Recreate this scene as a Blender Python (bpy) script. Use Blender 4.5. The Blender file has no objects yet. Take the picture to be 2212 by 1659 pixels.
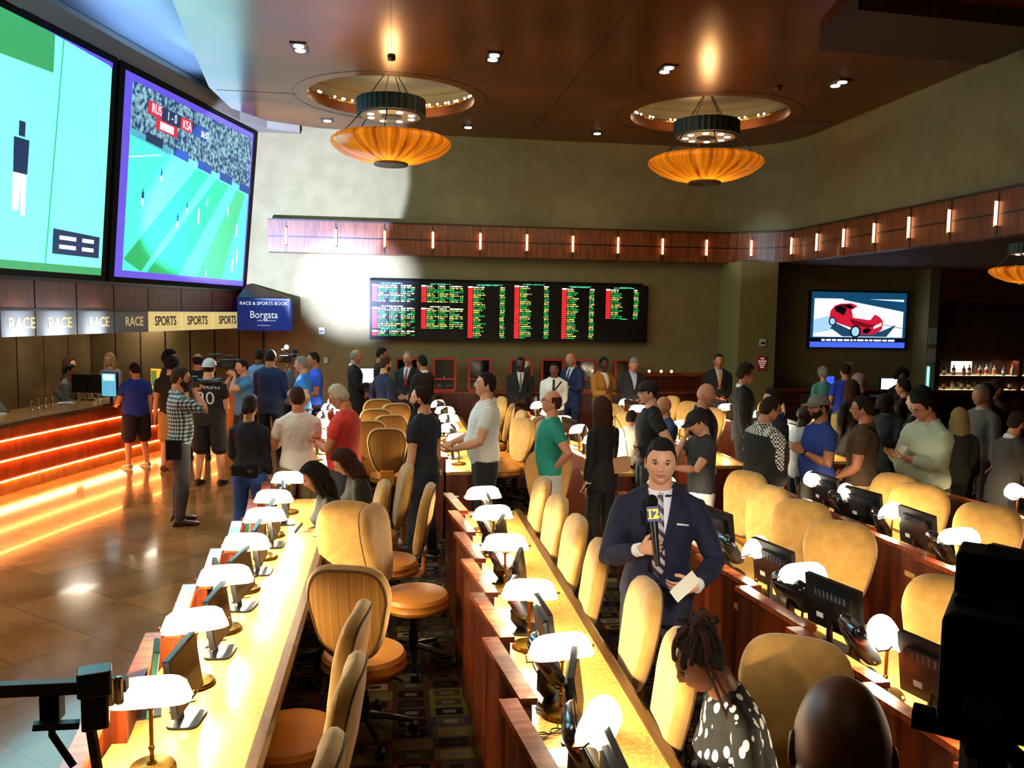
import bpy, bmesh, math, random
import numpy as np
from math import sin, cos, pi, radians
from mathutils import Vector, Matrix, noise
from mathutils.bvhtree import BVHTree
from mathutils.geometry import tessellate_polygon

random.seed(7); np.random.seed(7)
sc = bpy.context.scene
COL = sc.collection

# ------------------------------------------------------------------ camera
cam = bpy.data.objects.new('camera', bpy.data.cameras.new('camera'))
cam.data.sensor_width = 36.0; cam.data.lens = 1800.0/2212*36
cam.data.clip_start = 0.05; cam.data.clip_end = 100
_p, _y, _r = math.atan(155/1800.), radians(8.1), 0.016
_f = Vector((sin(_y)*cos(_p), cos(_y)*cos(_p), -sin(_p))); _rt = Vector((cos(_y), -sin(_y), 0)); _u = _rt.cross(_f)
_R = _rt*cos(_r)+_u*sin(_r); _U = _u*cos(_r)-_rt*sin(_r)
cam.matrix_world = Matrix(((_R.x,_U.x,-_f.x,0),(_R.y,_U.y,-_f.y,0),(_R.z,_U.z,-_f.z,2.55),(0,0,0,1)))
COL.objects.link(cam); sc.camera = cam
# ------------------------------------------------------------------ world, exposure
w = bpy.data.worlds.new('world'); sc.world = w; w.use_nodes = True
w.node_tree.nodes['Background'].inputs[0].default_value = (0.35, 0.27, 0.2, 1)
w.node_tree.nodes['Background'].inputs[1].default_value = 0.06
sc.view_settings.view_transform = 'Standard'; sc.view_settings.look = 'None'
sc.view_settings.exposure = 0.0; sc.view_settings.gamma = 1.0; sc.view_settings.use_curve_mapping = False
sc.cycles.max_bounces = 6; sc.cycles.diffuse_bounces = 3; sc.cycles.glossy_bounces = 3; sc.cycles.transmission_bounces = 3
sc.cycles.caustics_reflective = False; sc.cycles.caustics_refractive = False
sc.cycles.sample_clamp_indirect = 3.0; sc.cycles.use_light_tree = True

def lamp(kind, name, loc, energy, color, size=0.1, aim=None, parent=None, spot=None, blend=0.3, sy=None):
    d = bpy.data.lights.new(name, kind); d.energy = energy; d.color = color
    if kind == 'AREA':
        d.size = size
        if sy: d.shape = 'RECTANGLE'; d.size_y = sy
    else: d.shadow_soft_size = size
    if spot: d.spot_size = radians(spot); d.spot_blend = blend
    o = bpy.data.objects.new(name, d); COL.objects.link(o); o.location = loc
    if aim is not None:
        o.rotation_euler = (Vector(aim)-Vector(loc)).to_track_quat('-Z', 'Y').to_euler()
    if parent: o.parent = parent
    return o
# ceiling downlights washing the room, video light on the interviewer, house light behind the camera
for lx, ly in ((-1.29,12.0),(1.36,11.9),(3.9,12.0),(6.68,12.2),(-1.26,16.4),(1.4,16.4),(3.95,16.4),(0.2,6.5),(3.5,6.5)):
    lamp('SPOT', 'downlight_beam', (lx,ly,6.02), 70 if ly<16 else 30, (1,.86,.68), .06, (lx,ly,0), spot=95, blend=.7)
lamp('SPOT', 'video_light_left', (-3.35,9.6,2.35), 36000, (.42,.54,1.0), .06, (-.78,17.4,3.05), spot=18, blend=.9)
lamp('SPOT', 'video_light_spill', (-3.35,9.6,2.35), 19000, (.40,.53,1.0), .06, (-2.1,17.4,4.95), spot=31, blend=.12)
lamp('SPOT', 'video_light_stray', (-3.3,9.4,2.3), 2600, (.62,.8,1.0), .05, (7.0,16.3,3.9), spot=7, blend=1)
lamp('AREA', 'ceiling_blue_fill', (-3.6,11.5,6.36), 70, (.25,.5,1.0), 1.0, None, sy=8.0).rotation_euler = (pi, 0, 0)  # added blue fill, no lamp of its own, tints the upper left ceiling
lamp('SPOT', 'video_light_reporter', (0.9,0.8,2.9), 420, (1,.93,.84), .15, (1.7,4.8,1.45), spot=40, blend=.8)
lamp('AREA', 'house_light', (1.5,-1.0,5.6), 28, (1,.80,.55), 3.0, (1.5,9,0.5))
lamp('AREA', 'house_light', (2.5,10.0,6.0), 34, (1,.80,.58), 4.0, (2.5,10.0,0), sy=5.0)

lamp('AREA', 'fill_light_back', (2.6,13.2,5.9), 85, (1,.74,.40), 4.0, (2.6,17.4,1.6))  # added fill to warm and brighten the wall under the odds board
lamp('AREA', 'fill_light_marble', (-3.0,6.0,5.9), 150, (1,.84,.62), 2.5, (-3.0,7.0,0))  # added fill to brighten the marble floor
# ------------------------------------------------------------------ materials
def L(h):
    h = h.lstrip('#'); h = ''.join(c+c for c in h) if len(h)==3 else h; v = [int(h[i:i+2],16)/255 for i in (0,2,4)]
    return tuple((c/12.92 if c <= .04045 else ((c+.055)/1.055)**2.4) for c in v)+(1,)
MATS = {}
def M(name, col='#808080', rough=.6, metal=0, emit=None, es=0, col2=None, ns=4, stretch=(1,1,1), bump=0, bs=60, spec=.5, kind='noise', alpha=1, sheen=0, coat=0, detail=4, lo=.35, hi=.65):
    if name in MATS: return MATS[name]
    m = bpy.data.materials.new(name); m.use_nodes = True; nt = m.node_tree; N = nt.nodes; K = nt.links
    b = N['Principled BSDF']
    b.inputs['Base Color'].default_value = L(col); b.inputs['Roughness'].default_value = rough
    b.inputs['Metallic'].default_value = metal; b.inputs['Specular IOR Level'].default_value = spec
    if sheen: b.inputs['Sheen Weight'].default_value = sheen
    if coat: b.inputs['Coat Weight'].default_value = coat; b.inputs['Coat Roughness'].default_value = .05
    if alpha < 1: b.inputs['Alpha'].default_value = alpha
    if emit: b.inputs['Emission Color'].default_value = L(emit); b.inputs['Emission Strength'].default_value = es
    tc = mp = None
    if col2 or bump:
        tc = N.new('ShaderNodeTexCoord'); mp = N.new('ShaderNodeMapping'); mp.inputs['Scale'].default_value = stretch
        K.new(tc.outputs['Object'], mp.inputs['Vector'])
    if col2:
        if kind == 'noise':
            t = N.new('ShaderNodeTexNoise'); t.inputs['Scale'].default_value = ns; t.inputs['Detail'].default_value = detail; out = t.outputs['Fac']
        elif kind == 'voronoi':
            t = N.new('ShaderNodeTexVoronoi'); t.inputs['Scale'].default_value = ns; out = t.outputs['Distance']
        elif kind == 'checker':
            t = N.new('ShaderNodeTexChecker'); t.inputs['Scale'].default_value = ns; out = t.outputs['Fac']
        elif kind == 'wave':
            t = N.new('ShaderNodeTexWave'); t.inputs['Scale'].default_value = ns; t.inputs['Distortion'].default_value = 0; t.bands_direction = 'Z'; out = t.outputs['Fac']
        elif kind == 'wood':
            t = N.new('ShaderNodeTexNoise'); t.inputs['Scale'].default_value = ns; t.inputs['Detail'].default_value = 6; t.inputs['Distortion'].default_value = .6; out = t.outputs['Fac']
        K.new(mp.outputs['Vector'], t.inputs['Vector'])
        r = N.new('ShaderNodeValToRGB'); r.color_ramp.elements[0].color = L(col); r.color_ramp.elements[1].color = L(col2)
        r.color_ramp.elements[0].position = lo; r.color_ramp.elements[1].position = hi
        K.new(out, r.inputs['Fac']); K.new(r.outputs['Color'], b.inputs['Base Color'])
        if emit == 'ramp': K.new(r.outputs['Color'], b.inputs['Emission Color'])
    if bump:
        n2 = N.new('ShaderNodeTexNoise'); n2.inputs['Scale'].default_value = bs; n2.inputs['Detail'].default_value = 3
        K.new(mp.outputs['Vector'], n2.inputs['Vector'])
        bp = N.new('ShaderNodeBump'); bp.inputs['Strength'].default_value = bump; bp.inputs['Distance'].default_value = .01
        K.new(n2.outputs['Fac'], bp.inputs['Height']); K.new(bp.outputs['Normal'], b.inputs['Normal'])
    MATS[name] = m; return m
def E(name, col, s): return M(name, col, .5, emit=col, es=s)

WALL = M('olive_plaster','#8c7c54',.85,col2='#81724b',ns=3,bump=.15,bs=120)
COPPER = M('copper_ceiling','#84420f',.28,metal=.55,col2='#64300b',ns=.8,stretch=(1,1,1),bump=.02,bs=6)
WOOD = M('mahogany','#6b2a0c',.32,col2='#3f1505',ns=3,stretch=(6,6,.5),kind='wood',coat=.25)
WOODCAP = M('cherry_cap','#a04a24',.25,col2='#7a3014',ns=4,stretch=(1,6,1),kind='wood',coat=.4)
FASC = M('fascia_walnut','#84441c',.4,col2='#5a2a0e',ns=3,stretch=(7,7,.6),kind='wood',coat=.15)
DWOOD = M('dark_wood','#3a1c0e',.45,col2='#22100a',ns=3,stretch=(6,6,.5),kind='wood')
STONE = M('golden_granite','#c79a52',.22,col2='#a87c3a',ns=55,coat=.3,detail=5)
EDGE = M('dark_oak_edge','#5a3c18',.3,col2='#3d270e',ns=5,stretch=(8,1,8),kind='wood',coat=.4)
BLACK = M('black_plastic','#0d0d0f',.35)
BLACKM = M('black_matte','#060607',.8,spec=.2)
GREYP = M('grey_plastic','#4a4d52',.4)
CHROME = M('chrome','#c9c9c9',.15,metal=1)
BRASS = M('brass','#a8802e',.25,metal=1)
GLOW = E('lamp_glow','#ffeccb',9.0)
SHADE = E('milk_glass_shade','#fff0d0',4.5)
VELOUR = M('tan_velour','#c0934a',.85,col2='#b0833c',ns=14,bump=.25,bs=220,sheen=.3)
RIB = M('ribbed_tan_fabric','#9c6a20',.8,col2='#7d5215',ns=60,stretch=(1,0,0),kind='noise',detail=1)
LEATH = M('tan_leatherette','#c07a2c',.38,bump=.06,bs=60)
SCREEN = M('dark_screen','#101214',.12,coat=.3)
PAPER = M('white_paper','#e8e8e2',.8)
SCRLIT = E('lit_monitor','#cfe6ff',1.6)

# ------------------------------------------------------------------ mesh builder
class MB:
    def __init__(s): s.v=[]; s.f=[]; s.m=[]
    def add(s, vs, fs, mi=0):
        o=len(s.v); s.v.extend([tuple(map(float,p)) for p in vs]); s.f.extend([tuple(i+o for i in f) for f in fs]); s.m.extend([mi]*len(fs)); return s
    def box(s, x0,x1,y0,y1,z0,z1, mi=0, T=None):
        vs=[(x,y,z) for x in (x0,x1) for y in (y0,y1) for z in (z0,z1)]
        if T is not None: vs=[T@Vector(p) for p in vs]
        return s.add(vs,[(0,1,3,2),(4,6,7,5),(0,4,5,1),(2,3,7,6),(0,2,6,4),(1,5,7,3)],mi)
    def rbox(s, x0,x1,y0,y1,z0,z1, r, mi=0, T=None, n=3, axis='z'):
        # box with rounded vertical (axis) edges
        pts=[]
        def prof(a0,a1,b0,b1):
            q=[]
            for cx,cy,a in ((a1-r,b1-r,0),(a0+r,b1-r,90),(a0+r,b0+r,180),(a1-r,b0+r,270)):
                for k in range(n+1):
                    t=radians(a+90*k/n); q.append((cx+r*cos(t),cy+r*sin(t)))
            return q
        if axis=='z': q=prof(x0,x1,y0,y1); rings=[[(a,b,z) for a,b in q] for z in (z0,z1)]
        elif axis=='y': q=prof(x0,x1,z0,z1); rings=[[(a,y,b) for a,b in q] for y in (y1,y0)]
        else: q=prof(y0,y1,z0,z1); rings=[[(x,a,b) for a,b in q] for x in (x0,x1)]
        if T is not None: rings=[[T@Vector(p) for p in g] for g in rings]
        return s.loft(rings,mi)
    def loft(s, rings, mi=0, caps=True, closed=True):
        n=len(rings[0]); vs=[p for g in rings for p in g]; fs=[]
        for i in range(len(rings)-1):
            for j in range(n if closed else n-1):
                k=(j+1)%n; fs.append((i*n+j,i*n+k,(i+1)*n+k,(i+1)*n+j))
        if caps and closed: fs.append(tuple(range(n-1,-1,-1))); o=(len(rings)-1)*n; fs.append(tuple(range(o,o+n)))
        return s.add(vs,fs,mi)
    def tube(s, pts, r, n=8, mi=0, r2=None):
        pts=[Vector(p) for p in pts]; rs=r if isinstance(r,(list,tuple)) else [r]*len(pts); rings=[]
        up=None
        for i,p in enumerate(pts):
            d=(pts[min(i+1,len(pts)-1)]-pts[max(i-1,0)]).normalized()
            if up is None: up = Vector((0,0,1)) if abs(d.z)<.9 else Vector((0,1,0))
            a=d.cross(up).normalized(); b=a.cross(d).normalized(); up=b
            rings.append([p+a*cos(2*pi*k/n)*rs[i]+b*sin(2*pi*k/n)*rs[i]*(r2 or 1) for k in range(n)])
        return s.loft(rings,mi)
    def cyl(s, c, r, z0, z1, n=16, mi=0, r1=None, T=None):
        r1=r if r1 is None else r1
        rings=[[Vector((c[0]+q*cos(2*pi*k/n),c[1]+q*sin(2*pi*k/n),z)) for k in range(n)] for q,z in ((r,z0),(r1,z1))]
        if T is not None: rings=[[T@p for p in g] for g in rings]
        return s.loft(rings,mi)
    def lathe(s, prof, c=(0,0,0), n=24, mi=0, caps=True, T=None):
        rings=[[Vector((c[0]+r*cos(2*pi*k/n),c[1]+r*sin(2*pi*k/n),c[2]+z)) for k in range(n)] for r,z in prof]
        if T is not None: rings=[[T@p for p in g] for g in rings]
        return s.loft(rings,mi,caps)
    def sphere(s, c, r, n=12, mi=0, sq=(1,1,1), T=None):
        prof=[(max(r*sin(pi*i/n),1e-4),-r*cos(pi*i/n)) for i in range(n+1)]
        rings=[[Vector((c[0]+q*cos(2*pi*k/(n+4))*sq[0],c[1]+q*sin(2*pi*k/(n+4))*sq[1],c[2]+z*sq[2])) for k in range(n+4)] for q,z in prof]
        if T is not None: rings=[[T@p for p in g] for g in rings]
        return s.loft(rings,mi)
    def grid(s, P, mi=0, wrap=False):
        # P[i][j] points
        n=len(P[0]); fs=[]
        for i in range(len(P)-1):
            for j in range(n if wrap else n-1):
                k=(j+1)%n; fs.append((i*n+j,i*n+k,(i+1)*n+k,(i+1)*n+j))
        return s.add([p for g in P for p in g],fs,mi)
    def poly(s, pts, mi=0): return s.add(pts,[tuple(range(len(pts)))],mi)
    def prism(s, pts2, z0, z1, mi=0):
        # pts2 counter-clockwise xy outline
        return s.loft([[(x,y,z0) for x,y in pts2],[(x,y,z1) for x,y in pts2]],mi)
    def build(s, name, mats, parent=None, smooth=False, bevel=0, fix=True):
        me=bpy.data.meshes.new(name); me.from_pydata(s.v,[],s.f)
        if not isinstance(mats,(list,tuple)): mats=[mats]
        for m in mats: me.materials.append(m)
        me.polygons.foreach_set('material_index',s.m)
        if fix:
            bm=bmesh.new(); bm.from_mesh(me); bmesh.ops.recalc_face_normals(bm,faces=bm.faces); bm.to_mesh(me); bm.free()
        if smooth: me.polygons.foreach_set('use_smooth',[True]*len(me.polygons))
        me.update()
        o=bpy.data.objects.new(name,me); COL.objects.link(o)
        if parent: o.parent=parent
        if bevel:
            b=o.modifiers.new('bevel','BEVEL'); b.width=bevel; b.segments=2; b.limit_method='ANGLE'
        if smooth:
            try: me.set_sharp_from_angle(angle=radians(40))
            except Exception: pass
        return o
def tag(o, label=None, cat=None, group=None, kind=None):
    if label: o['label']=label
    if cat: o['category']=cat
    if group: o['group']=group
    if kind: o['kind']=kind
    return o
def thing(name, loc, rz=0, label=None, cat=None, group=None):
    o=bpy.data.objects.new(name,None); o.empty_display_size=.1; COL.objects.link(o); o.location=loc; o.rotation_euler=(0,0,rz)
    return tag(o,label,cat,group)
KIDS={}
def kids(o): return [c for c in bpy.data.objects if c.parent is o]
def dup(root, loc, rz=0, label=None, group=None, cache={}):
    k=root.name
    if k not in cache: cache[k]=[(c,[g for g in kids(c)]) for c in kids(root)]
    r=root.copy(); COL.objects.link(r); r.location=loc; r.rotation_euler=(0,0,rz)
    if label: r['label']=label
    if group: r['group']=group
    for c,gs in cache[k]:
        q=c.copy(); COL.objects.link(q); q.parent=r
        for g in gs:
            h=g.copy(); COL.objects.link(h); h.parent=q
    return r
ORD=['nearest','second','third','fourth','fifth','sixth','seventh','eighth','ninth','tenth','eleventh','twelfth']
def struct(name, mb, mats, **k): return tag(mb.build(name,mats,**k),kind='structure')
def text(name, s, size, mat, parent, loc, rot, ext=.002, align='CENTER', sx=1, bold=0):
    c=bpy.data.curves.new(name,'FONT'); c.body=s; c.size=size; c.extrude=ext; c.align_x=align; c.align_y='CENTER'; c.offset=bold
    c.resolution_u=3
    t=bpy.data.objects.new(name,c); COL.objects.link(t)
    dg=bpy.context.evaluated_depsgraph_get(); me=bpy.data.meshes.new_from_object(t.evaluated_get(dg)); me.name=name
    bpy.data.objects.remove(t)
    me.materials.clear(); me.materials.append(mat)
    o=bpy.data.objects.new(name,me); COL.objects.link(o); o.parent=parent
    o.location=loc; o.rotation_euler=rot; o.scale=(sx,1,1)
    return o
# ================================================================== ROOM
# facade line of the ticket counter (carries signs and projection screens): runs along +Y, leaning to +X
FD = Vector((.265,1,0)).normalized(); FN = Vector((FD.y,-FD.x,0))     # FN points into the room
def FL(y): return -4.15+.265*(y-12.88)
def fpt(y, z, off=0): p=Vector((FL(y),y,z)); return p+FN*off
# floor: one marble slab area at the left, carpet in the desk area
MARB = M('marble_floor','#8a5c30',.15,col2='#a8794a',ns=1.6,coat=.2,spec=.4,detail=8)
def marble():
    m=MARB; nt=m.node_tree; N=nt.nodes; K=nt.links; b=N['Principled BSDF']
    tc=[n for n in N if n.type=='TEX_COORD'][0]; ramp=[n for n in N if n.type=='VALTORGB'][0]
    br=N.new('ShaderNodeTexBrick'); br.offset=0; br.inputs['Scale'].default_value=1.0; br.inputs['Mortar Size'].default_value=.004
    br.inputs['Brick Width'].default_value=.6; br.inputs['Row Height'].default_value=.6
    br.inputs['Color1'].default_value=(.75,.75,.75,1); br.inputs['Color2'].default_value=(1.15,1.1,1.05,1); br.inputs['Mortar'].default_value=(.45,.42,.4,1)
    mp=N.new('ShaderNodeMapping'); mp.inputs['Rotation'].default_value=(0,0,radians(40)); K.new(tc.outputs['Object'],mp.inputs['Vector']); K.new(mp.outputs['Vector'],br.inputs['Vector'])
    mx=N.new('ShaderNodeMixRGB'); mx.blend_type='MULTIPLY'; mx.inputs[0].default_value=1; K.new(ramp.outputs['Color'],mx.inputs[1]); K.new(br.outputs['Color'],mx.inputs[2]); K.new(mx.outputs['Color'],b.inputs['Base Color'])
marble()
def carpet():
    m=bpy.data.materials.new('patterned_carpet'); m.use_nodes=True; nt=m.node_tree; N=nt.nodes; K=nt.links; b=N['Principled BSDF']; b.inputs['Roughness'].default_value=.95
    b.inputs['Specular IOR Level'].default_value=.1
    tc=N.new('ShaderNodeTexCoord'); sx=N.new('ShaderNodeSeparateXYZ'); K.new(tc.outputs['Object'],sx.inputs[0])
    def mth(op,a,bv=None,c=None):
        n=N.new('ShaderNodeMath'); n.operation=op
        for i,v in enumerate((a,bv,c)):
            if v is None: continue
            if isinstance(v,(int,float)): n.inputs[i].default_value=v
            else: K.new(v,n.inputs[i])
        return n.outputs[0]
    W_,H_=.24,.13
    u=mth('DIVIDE',sx.outputs['X'],W_); v=mth('DIVIDE',sx.outputs['Y'],H_)
    ru=mth('FLOOR',u); rv=mth('FLOOR',v)
    fu=mth('ABSOLUTE',mth('SUBTRACT',mth('FRACT',u),.5)); fv=mth('ABSOLUTE',mth('SUBTRACT',mth('FRACT',v),.5))
    d=mth('MAXIMUM',fu,fv)   # 0 centre .. .5 edge
    cb=N.new('ShaderNodeCombineXYZ'); K.new(ru,cb.inputs[0]); K.new(rv,cb.inputs[1])
    wn=N.new('ShaderNodeTexWhiteNoise'); wn.noise_dimensions='2D'; K.new(cb.outputs[0],wn.inputs['Vector'])
    def ramp(fac,cols):
        r=N.new('ShaderNodeValToRGB'); r.color_ramp.interpolation='CONSTANT'
        while len(r.color_ramp.elements)<len(cols): r.color_ramp.elements.new(.5)
        for e,(p,c) in zip(r.color_ramp.elements,cols): e.position=p; e.color=L(c)
        K.new(fac,r.inputs[0]); return r.outputs[0]
    pad=ramp(wn.outputs['Value'],[(0,'#120c0a'),(.35,'#463a30'),(.55,'#6a5330'),(.7,'#8f7d55'),(.8,'#38341c'),(.92,'#1c1512')])
    brd=ramp(mth('FRACT',mth('MULTIPLY',wn.outputs['Value'],7.3)),[(0,'#3a2618'),(.3,'#5c2a0c'),(.5,'#4c4a1c'),(.7,'#33283a'),(.85,'#5a5520')])
    inn=ramp(mth('FRACT',mth('MULTIPLY',wn.outputs['Value'],3.7)),[(0,'#5a5044'),(.5,'#2a201a'),(.8,'#6e6250')])
    def mix(f,a,c):
        n=N.new('ShaderNodeMixRGB'); K.new(f,n.inputs[0]); K.new(a,n.inputs[1]); K.new(c,n.inputs[2]); return n.outputs[0]
    c1=mix(mth('GREATER_THAN',d,.36),pad,brd); c2=mix(mth('LESS_THAN',d,.17),c1,inn)
    K.new(c2,b.inputs['Base Color'])
    nz=N.new('ShaderNodeTexNoise'); nz.inputs['Scale'].default_value=400; bp=N.new('ShaderNodeBump'); bp.inputs['Strength'].default_value=.3; K.new(nz.outputs['Fac'],bp.inputs['Height']); K.new(bp.outputs[0],b.inputs['Normal'])
    return m
CARPET=carpet()
b=MB(); b.box(-9,-1.15,-1,19,-.12,0); struct('floor',b,MARB)
b=MB(); b.box(-1.15,16,-1,19,-.12,0); struct('floor_carpet',b,CARPET)
# ---- walls
b=MB(); b.box(-9,16,17.4,17.6,0,6.9); struct('wall_back',b,WALL)
# right wall: upper part above the fascia, following its rounded corner
def arc(cx,cy,r,a0,a1,n=8): return [(cx+r*cos(radians(a0+(a1-a0)*i/n)),cy+r*sin(radians(a0+(a1-a0)*i/n))) for i in range(n+1)]
R=1.3
inner=arc(8.15-R-.35,17.4-R-.35,R+.35,90,0,9)
up=[(x,y) for x,y in inner]+[(8.15,2.0),(8.15,-1.0)]
outer=[(8.4,-1.0),(8.4,17.4)]
b=MB(); b.prism(up+outer,3.95,6.9); struct('wall_right',b,WALL)
b=MB(); b.box(15.8,16,-1,17.4,0,3.8); struct('wall_far_right',b,DWOOD)
b=MB(); b.box(8.2,16,-1,17.4,3.66,3.8); struct('ceiling_alcove',b,M('alcove_ceiling','#4a3320',.7))
# left wall behind the booth
BOOTH=M('smoked_booth_panel','#8a7350',.2,metal=.2,col2='#6e5a3c',ns=1.2,coat=.4)
b=MB()
pl=[(-9,4),(FL(4)-2.95,4),(FL(17.4)-2.95,17.4),(-9,17.4)]
b.prism(pl,0,6.62); struct('wall_left',b,WALL)
b=MB(); b.box(-9,16,-1.2,-1.0,0,6.9); struct('wall_front',b,M('dim_wall','#2b2114',.9))
# tinted booth back panels with dark joints
bd=thing('booth_back_wall',(-6.0,14,0),0,'smoky brown panelled wall with black vertical joints behind the betting counter','wall panel')
def bpt(y,z,off=0): return Vector((FL(y)-2.95,y,z))+FN*off
b=MB(); j=MB(); O=Vector((-6.0,14,0))
def slabq(mb,p0,p1,z0,z1,n,t):
    q=[p0+Vector((0,0,z0)),p1+Vector((0,0,z0)),p1+Vector((0,0,z1)),p0+Vector((0,0,z1))]; q2=[p-n*t for p in q]
    mb.add([p-O for p in q+q2],[(0,1,2,3),(7,6,5,4),(0,4,5,1),(1,5,6,2),(2,6,7,3),(3,7,4,0)])
ys=[17.3-.66*i for i in range(20)]
for i in range(len(ys)-1): slabq(b,bpt(ys[i+1]+.014,0,.06),bpt(ys[i]-.014,0,.06),0,2.36,FN,.03)
slabq(j,bpt(ys[-1],0,.03),bpt(ys[0],0,.03),0,2.36,FN,.02)
xs=[-5.9+.47*i for i in range(8)]
for i in range(7): slabq(b,Vector((xs[i]+.014,17.33,0)),Vector((xs[i+1]-.014,17.33,0)),0,2.36,Vector((0,-1,0)),.03)
slabq(j,Vector((xs[0],17.36,0)),Vector((xs[-1],17.36,0)),0,2.36,Vector((0,-1,0)),.02)
b.build('smoked_panel',BOOTH,bd); j.build('dark_joint_backing',BLACK,bd)
# booth ceiling and box beam carrying signs
b=MB()
def fprism(y0,y1,z0,z1,o0,o1,mb,mi=0):
    vs=[fpt(y,z,o) for y in (y0,y1) for o in (o0,o1) for z in (z0,z1)]
    mb.add(vs,[(0,1,3,2),(4,6,7,5),(0,4,5,1),(2,3,7,6),(0,2,6,4),(1,5,7,3)],mi)
fprism(5,17.3,2.36,2.42,-2.9,-.05,b); struct('ceiling_booth',b,M('booth_ceiling','#241c14',.8))
b=MB(); fprism(5,17.3,2.42,6.6,-2.9,-.14,b); struct('wall_above_booth',b,M('grey_surround','#8d8778',.8))
for yy in (8.5,11.5,14.5,16.6): lamp('AREA','booth_fill',tuple(fpt(yy,2.33,-1.7)),14,(1,.88,.68),.5,tuple(fpt(yy,0,-1.9)))  # added fills to lighten the booth panels
# ---- facade panels and signs
yb=[10.0,10.82,11.42,12.23,13.07,13.96,14.95,16.03,17.2]
SIGNW=M('race_sign_face','#6c7684',.4,metal=0,coat=.2); CREAM=M('sports_sign_face','#e6cf86',.5,emit='#e6cf86',es=.7)
DKTXT=M('sign_dark_letter','#1c2330',.5); TANTXT=M('sign_tan_letter','#d8bd86',.5,emit='#d8bd86',es=.5)
WALN=M('walnut_facade','#6e3b22',.4,col2='#54291a',ns=3,stretch=(5,5,.6),kind='wood')
names=['RACE','RACE','RACE','RACE','RACE','SPORTS','SPORTS','SPORTS']
rotF=Matrix(((FD.x,0,FN.x),(FD.y,0,FN.y),(0,1,0))).to_euler()
ordr=['','leftmost','second from left','third from left','fourth from left','first of three','middle of three','last of three before the blue box sign']
for i in range(len(yb)-1):
    y0,y1=yb[i],yb[i+1]; g=.012
    b=MB(); fprism(y0+g,y1-g,2.50,2.86,-.12,0,b)
    o=b.build('facade_panel',WALN); tag(o,'reddish walnut facade panel above the %s sign, %s'%(names[i],ordr[i] or 'at the left end'),'panel','walnut panels under the projection screens')
    c=fpt((y0+y1)/2,2.31,.0)
    t=thing('overhead_sign',c,0,('cream SPORTS sign over the betting counter, %s' if names[i]=='SPORTS' else 'grey glossy RACE sign with tan letters over the counter, %s')%(ordr[i] or 'at the far left end'),'sign','overhead %s signs'%names[i].lower())
    b=MB()
    vs=[fpt(y,z,o)-c for y in (y0+g,y1-g) for o in (-.1,.0) for z in (2.15,2.47)]
    b.add(vs,[(0,1,3,2),(4,6,7,5),(0,4,5,1),(2,3,7,6),(0,2,6,4),(1,5,7,3)]); b.build('sign_face',CREAM if names[i]=='SPORTS' else SIGNW,t)
    if names[i]=='SPORTS': text('letters','SPORTS',.215,DKTXT,t,FN*.004,rotF,bold=.003,sx=.98 if i>5 else .9)
    else: text('letters','RACE',.2,TANTXT,t,FN*.004+FD*.06,rotF,bold=.002)
b=MB(); fprism(5,17.25,2.47,2.50,-.12,.02,b); fprism(5,17.25,2.86,2.90,-.12,.03,b); tag(b.build('trim_1',BLACK),kind='structure')
# spotlights wash on RACE signs
for yy in (11.1,11.8,12.6): lamp('SPOT','sign_wash',tuple(fpt(yy,1.95,.5)),80,(1,.98,.95),.03,tuple(fpt(yy,2.22,0)),spot=62,blend=1)
# little spotlight heads and ceiling speakers under the sign beam
def mini_spot():
    t=thing('mini_spotlight',(0,0,0),0,'x','spotlight','small spotlights under the sign beam')
    b=MB(); b.cyl((0,0),.014,-.06,0,8); b.build('stem',CHROME,t)
    b=MB(); b.cyl((0,0),.022,-.13,-.06,10,r1=.034,T=Matrix.Rotation(.3,4,'Y')); b.build('spot_head',CHROME,t,smooth=True)
    b=MB(); b.cyl((0,0),.018,-.133,-.128,10,T=Matrix.Rotation(.3,4,'Y')); b.build('lens',E('spot_lens','#fff4dd',2.5),t)
    return t
ms=mini_spot(); k=0
for y in (10.95,11.15,11.42,11.9,12.2,12.6,12.95,13.4,13.8,14.3,14.7,15.2,15.7,16.2,16.7):
    p=fpt(y,2.36,-.45); lb='tiny chrome spotlight under the sign beam, number %s from the left'%['one','two','three','four','five','six','seven','eight','nine','ten','eleven','twelve','thirteen','fourteen','fifteen'][k]
    if k==0: ms.location=p; ms['label']=lb
    else: dup(ms,p,0,lb)
    k+=1
SP=M('speaker_white','#b8b4ac',.5)
sp0=None
for k,y in enumerate((11.35,12.3,13.25,13.9)):
    p=bpt(y,2.14,.12)
    if sp0 is None:
        sp0=thing('dome_camera',p,0,'x','camera','white dome cameras on the booth wall')
        b=MB(); b.sphere((0,0,0),.075,10,0,(1,1,.9)); b.build('housing',SP,sp0,smooth=True)
        b=MB(); b.sphere((.05,-.02,-.02),.04,8); b.build('dark_lens',BLACK,sp0,smooth=True)
        sp0['label']='white dome camera on booth wall, leftmost of the four'
    else: dup(sp0,p,0,'white dome camera on booth wall, %s of the four from the left'%['','second','third','last'][k])
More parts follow.
